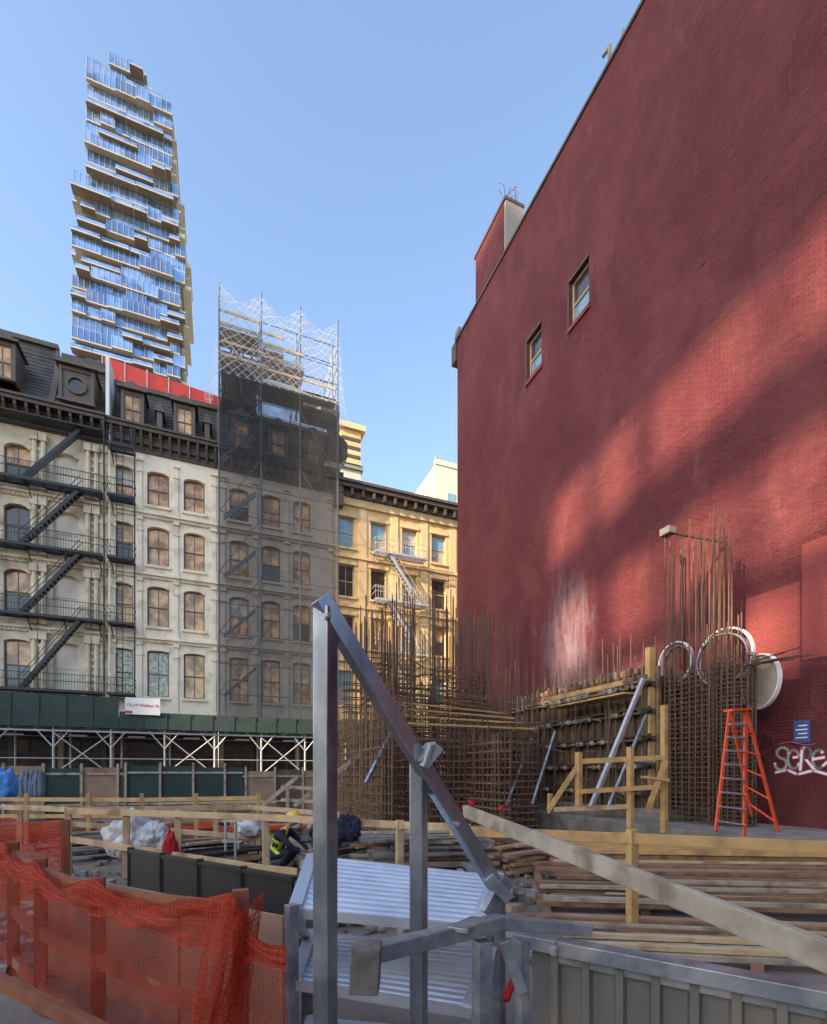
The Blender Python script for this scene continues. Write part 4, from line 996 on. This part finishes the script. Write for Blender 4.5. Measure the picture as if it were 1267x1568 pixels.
for k in range(5): 
    p=sv(35+k*7,1205,15); blob('fold_%d'%k,g,p,(.1,.1,.5),M('tarp_grey%d'%k,(.07,.10,.15),(.15,.17,.21),.7),.3,2,3,seed=k)

# ---------------- added off-frame sun blocker, slots shape the light patches on the red wall ---------------------------
SE=math.radians(24); SA=math.radians(20)
h=Vector((math.cos(SA),math.sin(SA),0)); nlat=Vector((-h.y,h.x,0)); T0=-110.0; tE=math.tan(SE)
g=group('slotted_sun_blocker'); TB=Matrix(((nlat.x,h.x,0,h.x*T0),(nlat.y,h.y,0,h.y*T0),(0,0,1,0),(0,0,0,1)))
mb=MB(TB)
def S(y): return -XR*math.sin(SA)+y*math.cos(SA)
rowsop={ (3.0,5.0):[(4.2,6.2),(7.2,8.8),(10.4,12.2),(13.4,14.8)], (5.5,8.3):[(-1,5.3),(5.9,8.0),(8.5,10.4),(11.1,12.8),(13.5,15.4)], (10.0,12.7):[(-1,3.4),(4.2,7.2),(7.7,11.0),(11.7,13.2),(13.9,15.8)]}
lo,mid0,mid1,hi=-12.0,26.2,30.6,48.0
prev=0.0
for (za,zc),opn in sorted(rowsop.items()):
    A0=za+126*tE; A1=zc+126*tE
    mb.box(lo,mid0,0,1.0,prev,A0,tanb); x=lo
    for y0,y1 in sorted(opn):
        mb.box(x,S(y0),0,1.0,A0,A1,tanb); x=S(y1)
    mb.box(x,mid0,0,1.0,A0,A1,tanb); prev=A1
mb.box(lo,mid0,0,1.0,prev,87,tanb)
mb.box(mid1,hi,0,1.0,0,87,tanb)
mb.box(mid0,mid1,0,1.0,0,48,tanb)
mb.done('walls',g)

# ---------------- world, sun, camera ----------------------------------------------------
w=bpy.data.worlds.new('World'); scene.world=w; w.use_nodes=True; nt=w.node_tree
bg=nt.nodes['Background']; sky=nt.nodes.new('ShaderNodeTexSky'); sky.sky_type='NISHITA'; sky.sun_disc=False
sky.sun_elevation=SE; sky.sun_rotation=math.atan2(-h.x,-h.y); sky.air_density=1.0; sky.dust_density=1.4; sky.ozone_density=1.0
nt.links.new(sky.outputs[0],bg.inputs[0]); bg.inputs[1].default_value=.46
ld=bpy.data.lights.new('sun','SUN'); ld.energy=11.0; ld.angle=math.radians(.5); ld.color=(1,.80,.57)
lo_=bpy.data.objects.new('sun',ld); scene.collection.objects.link(lo_)
dirv=Vector((h.x*math.cos(SE),h.y*math.cos(SE),-math.sin(SE))); lo_.rotation_euler=dirv.to_track_quat('-Z','Y').to_euler(); lo_.location=(-40,-20,60)
cd=bpy.data.cameras.new('camera'); cam=bpy.data.objects.new('camera',cd); scene.collection.objects.link(cam); scene.camera=cam
cam.location=(0,0,EYE); cam.rotation_euler=(math.pi/2,0,-TH)
cd.sensor_fit='HORIZONTAL'; cd.sensor_width=36; cd.lens=36*F/1267; cd.shift_y=(HY-784)/1267; cd.clip_start=.05; cd.clip_end=5000
scene.view_settings.view_transform='Standard'; scene.view_settings.look='None'; scene.view_settings.exposure=0; scene.view_settings.gamma=1
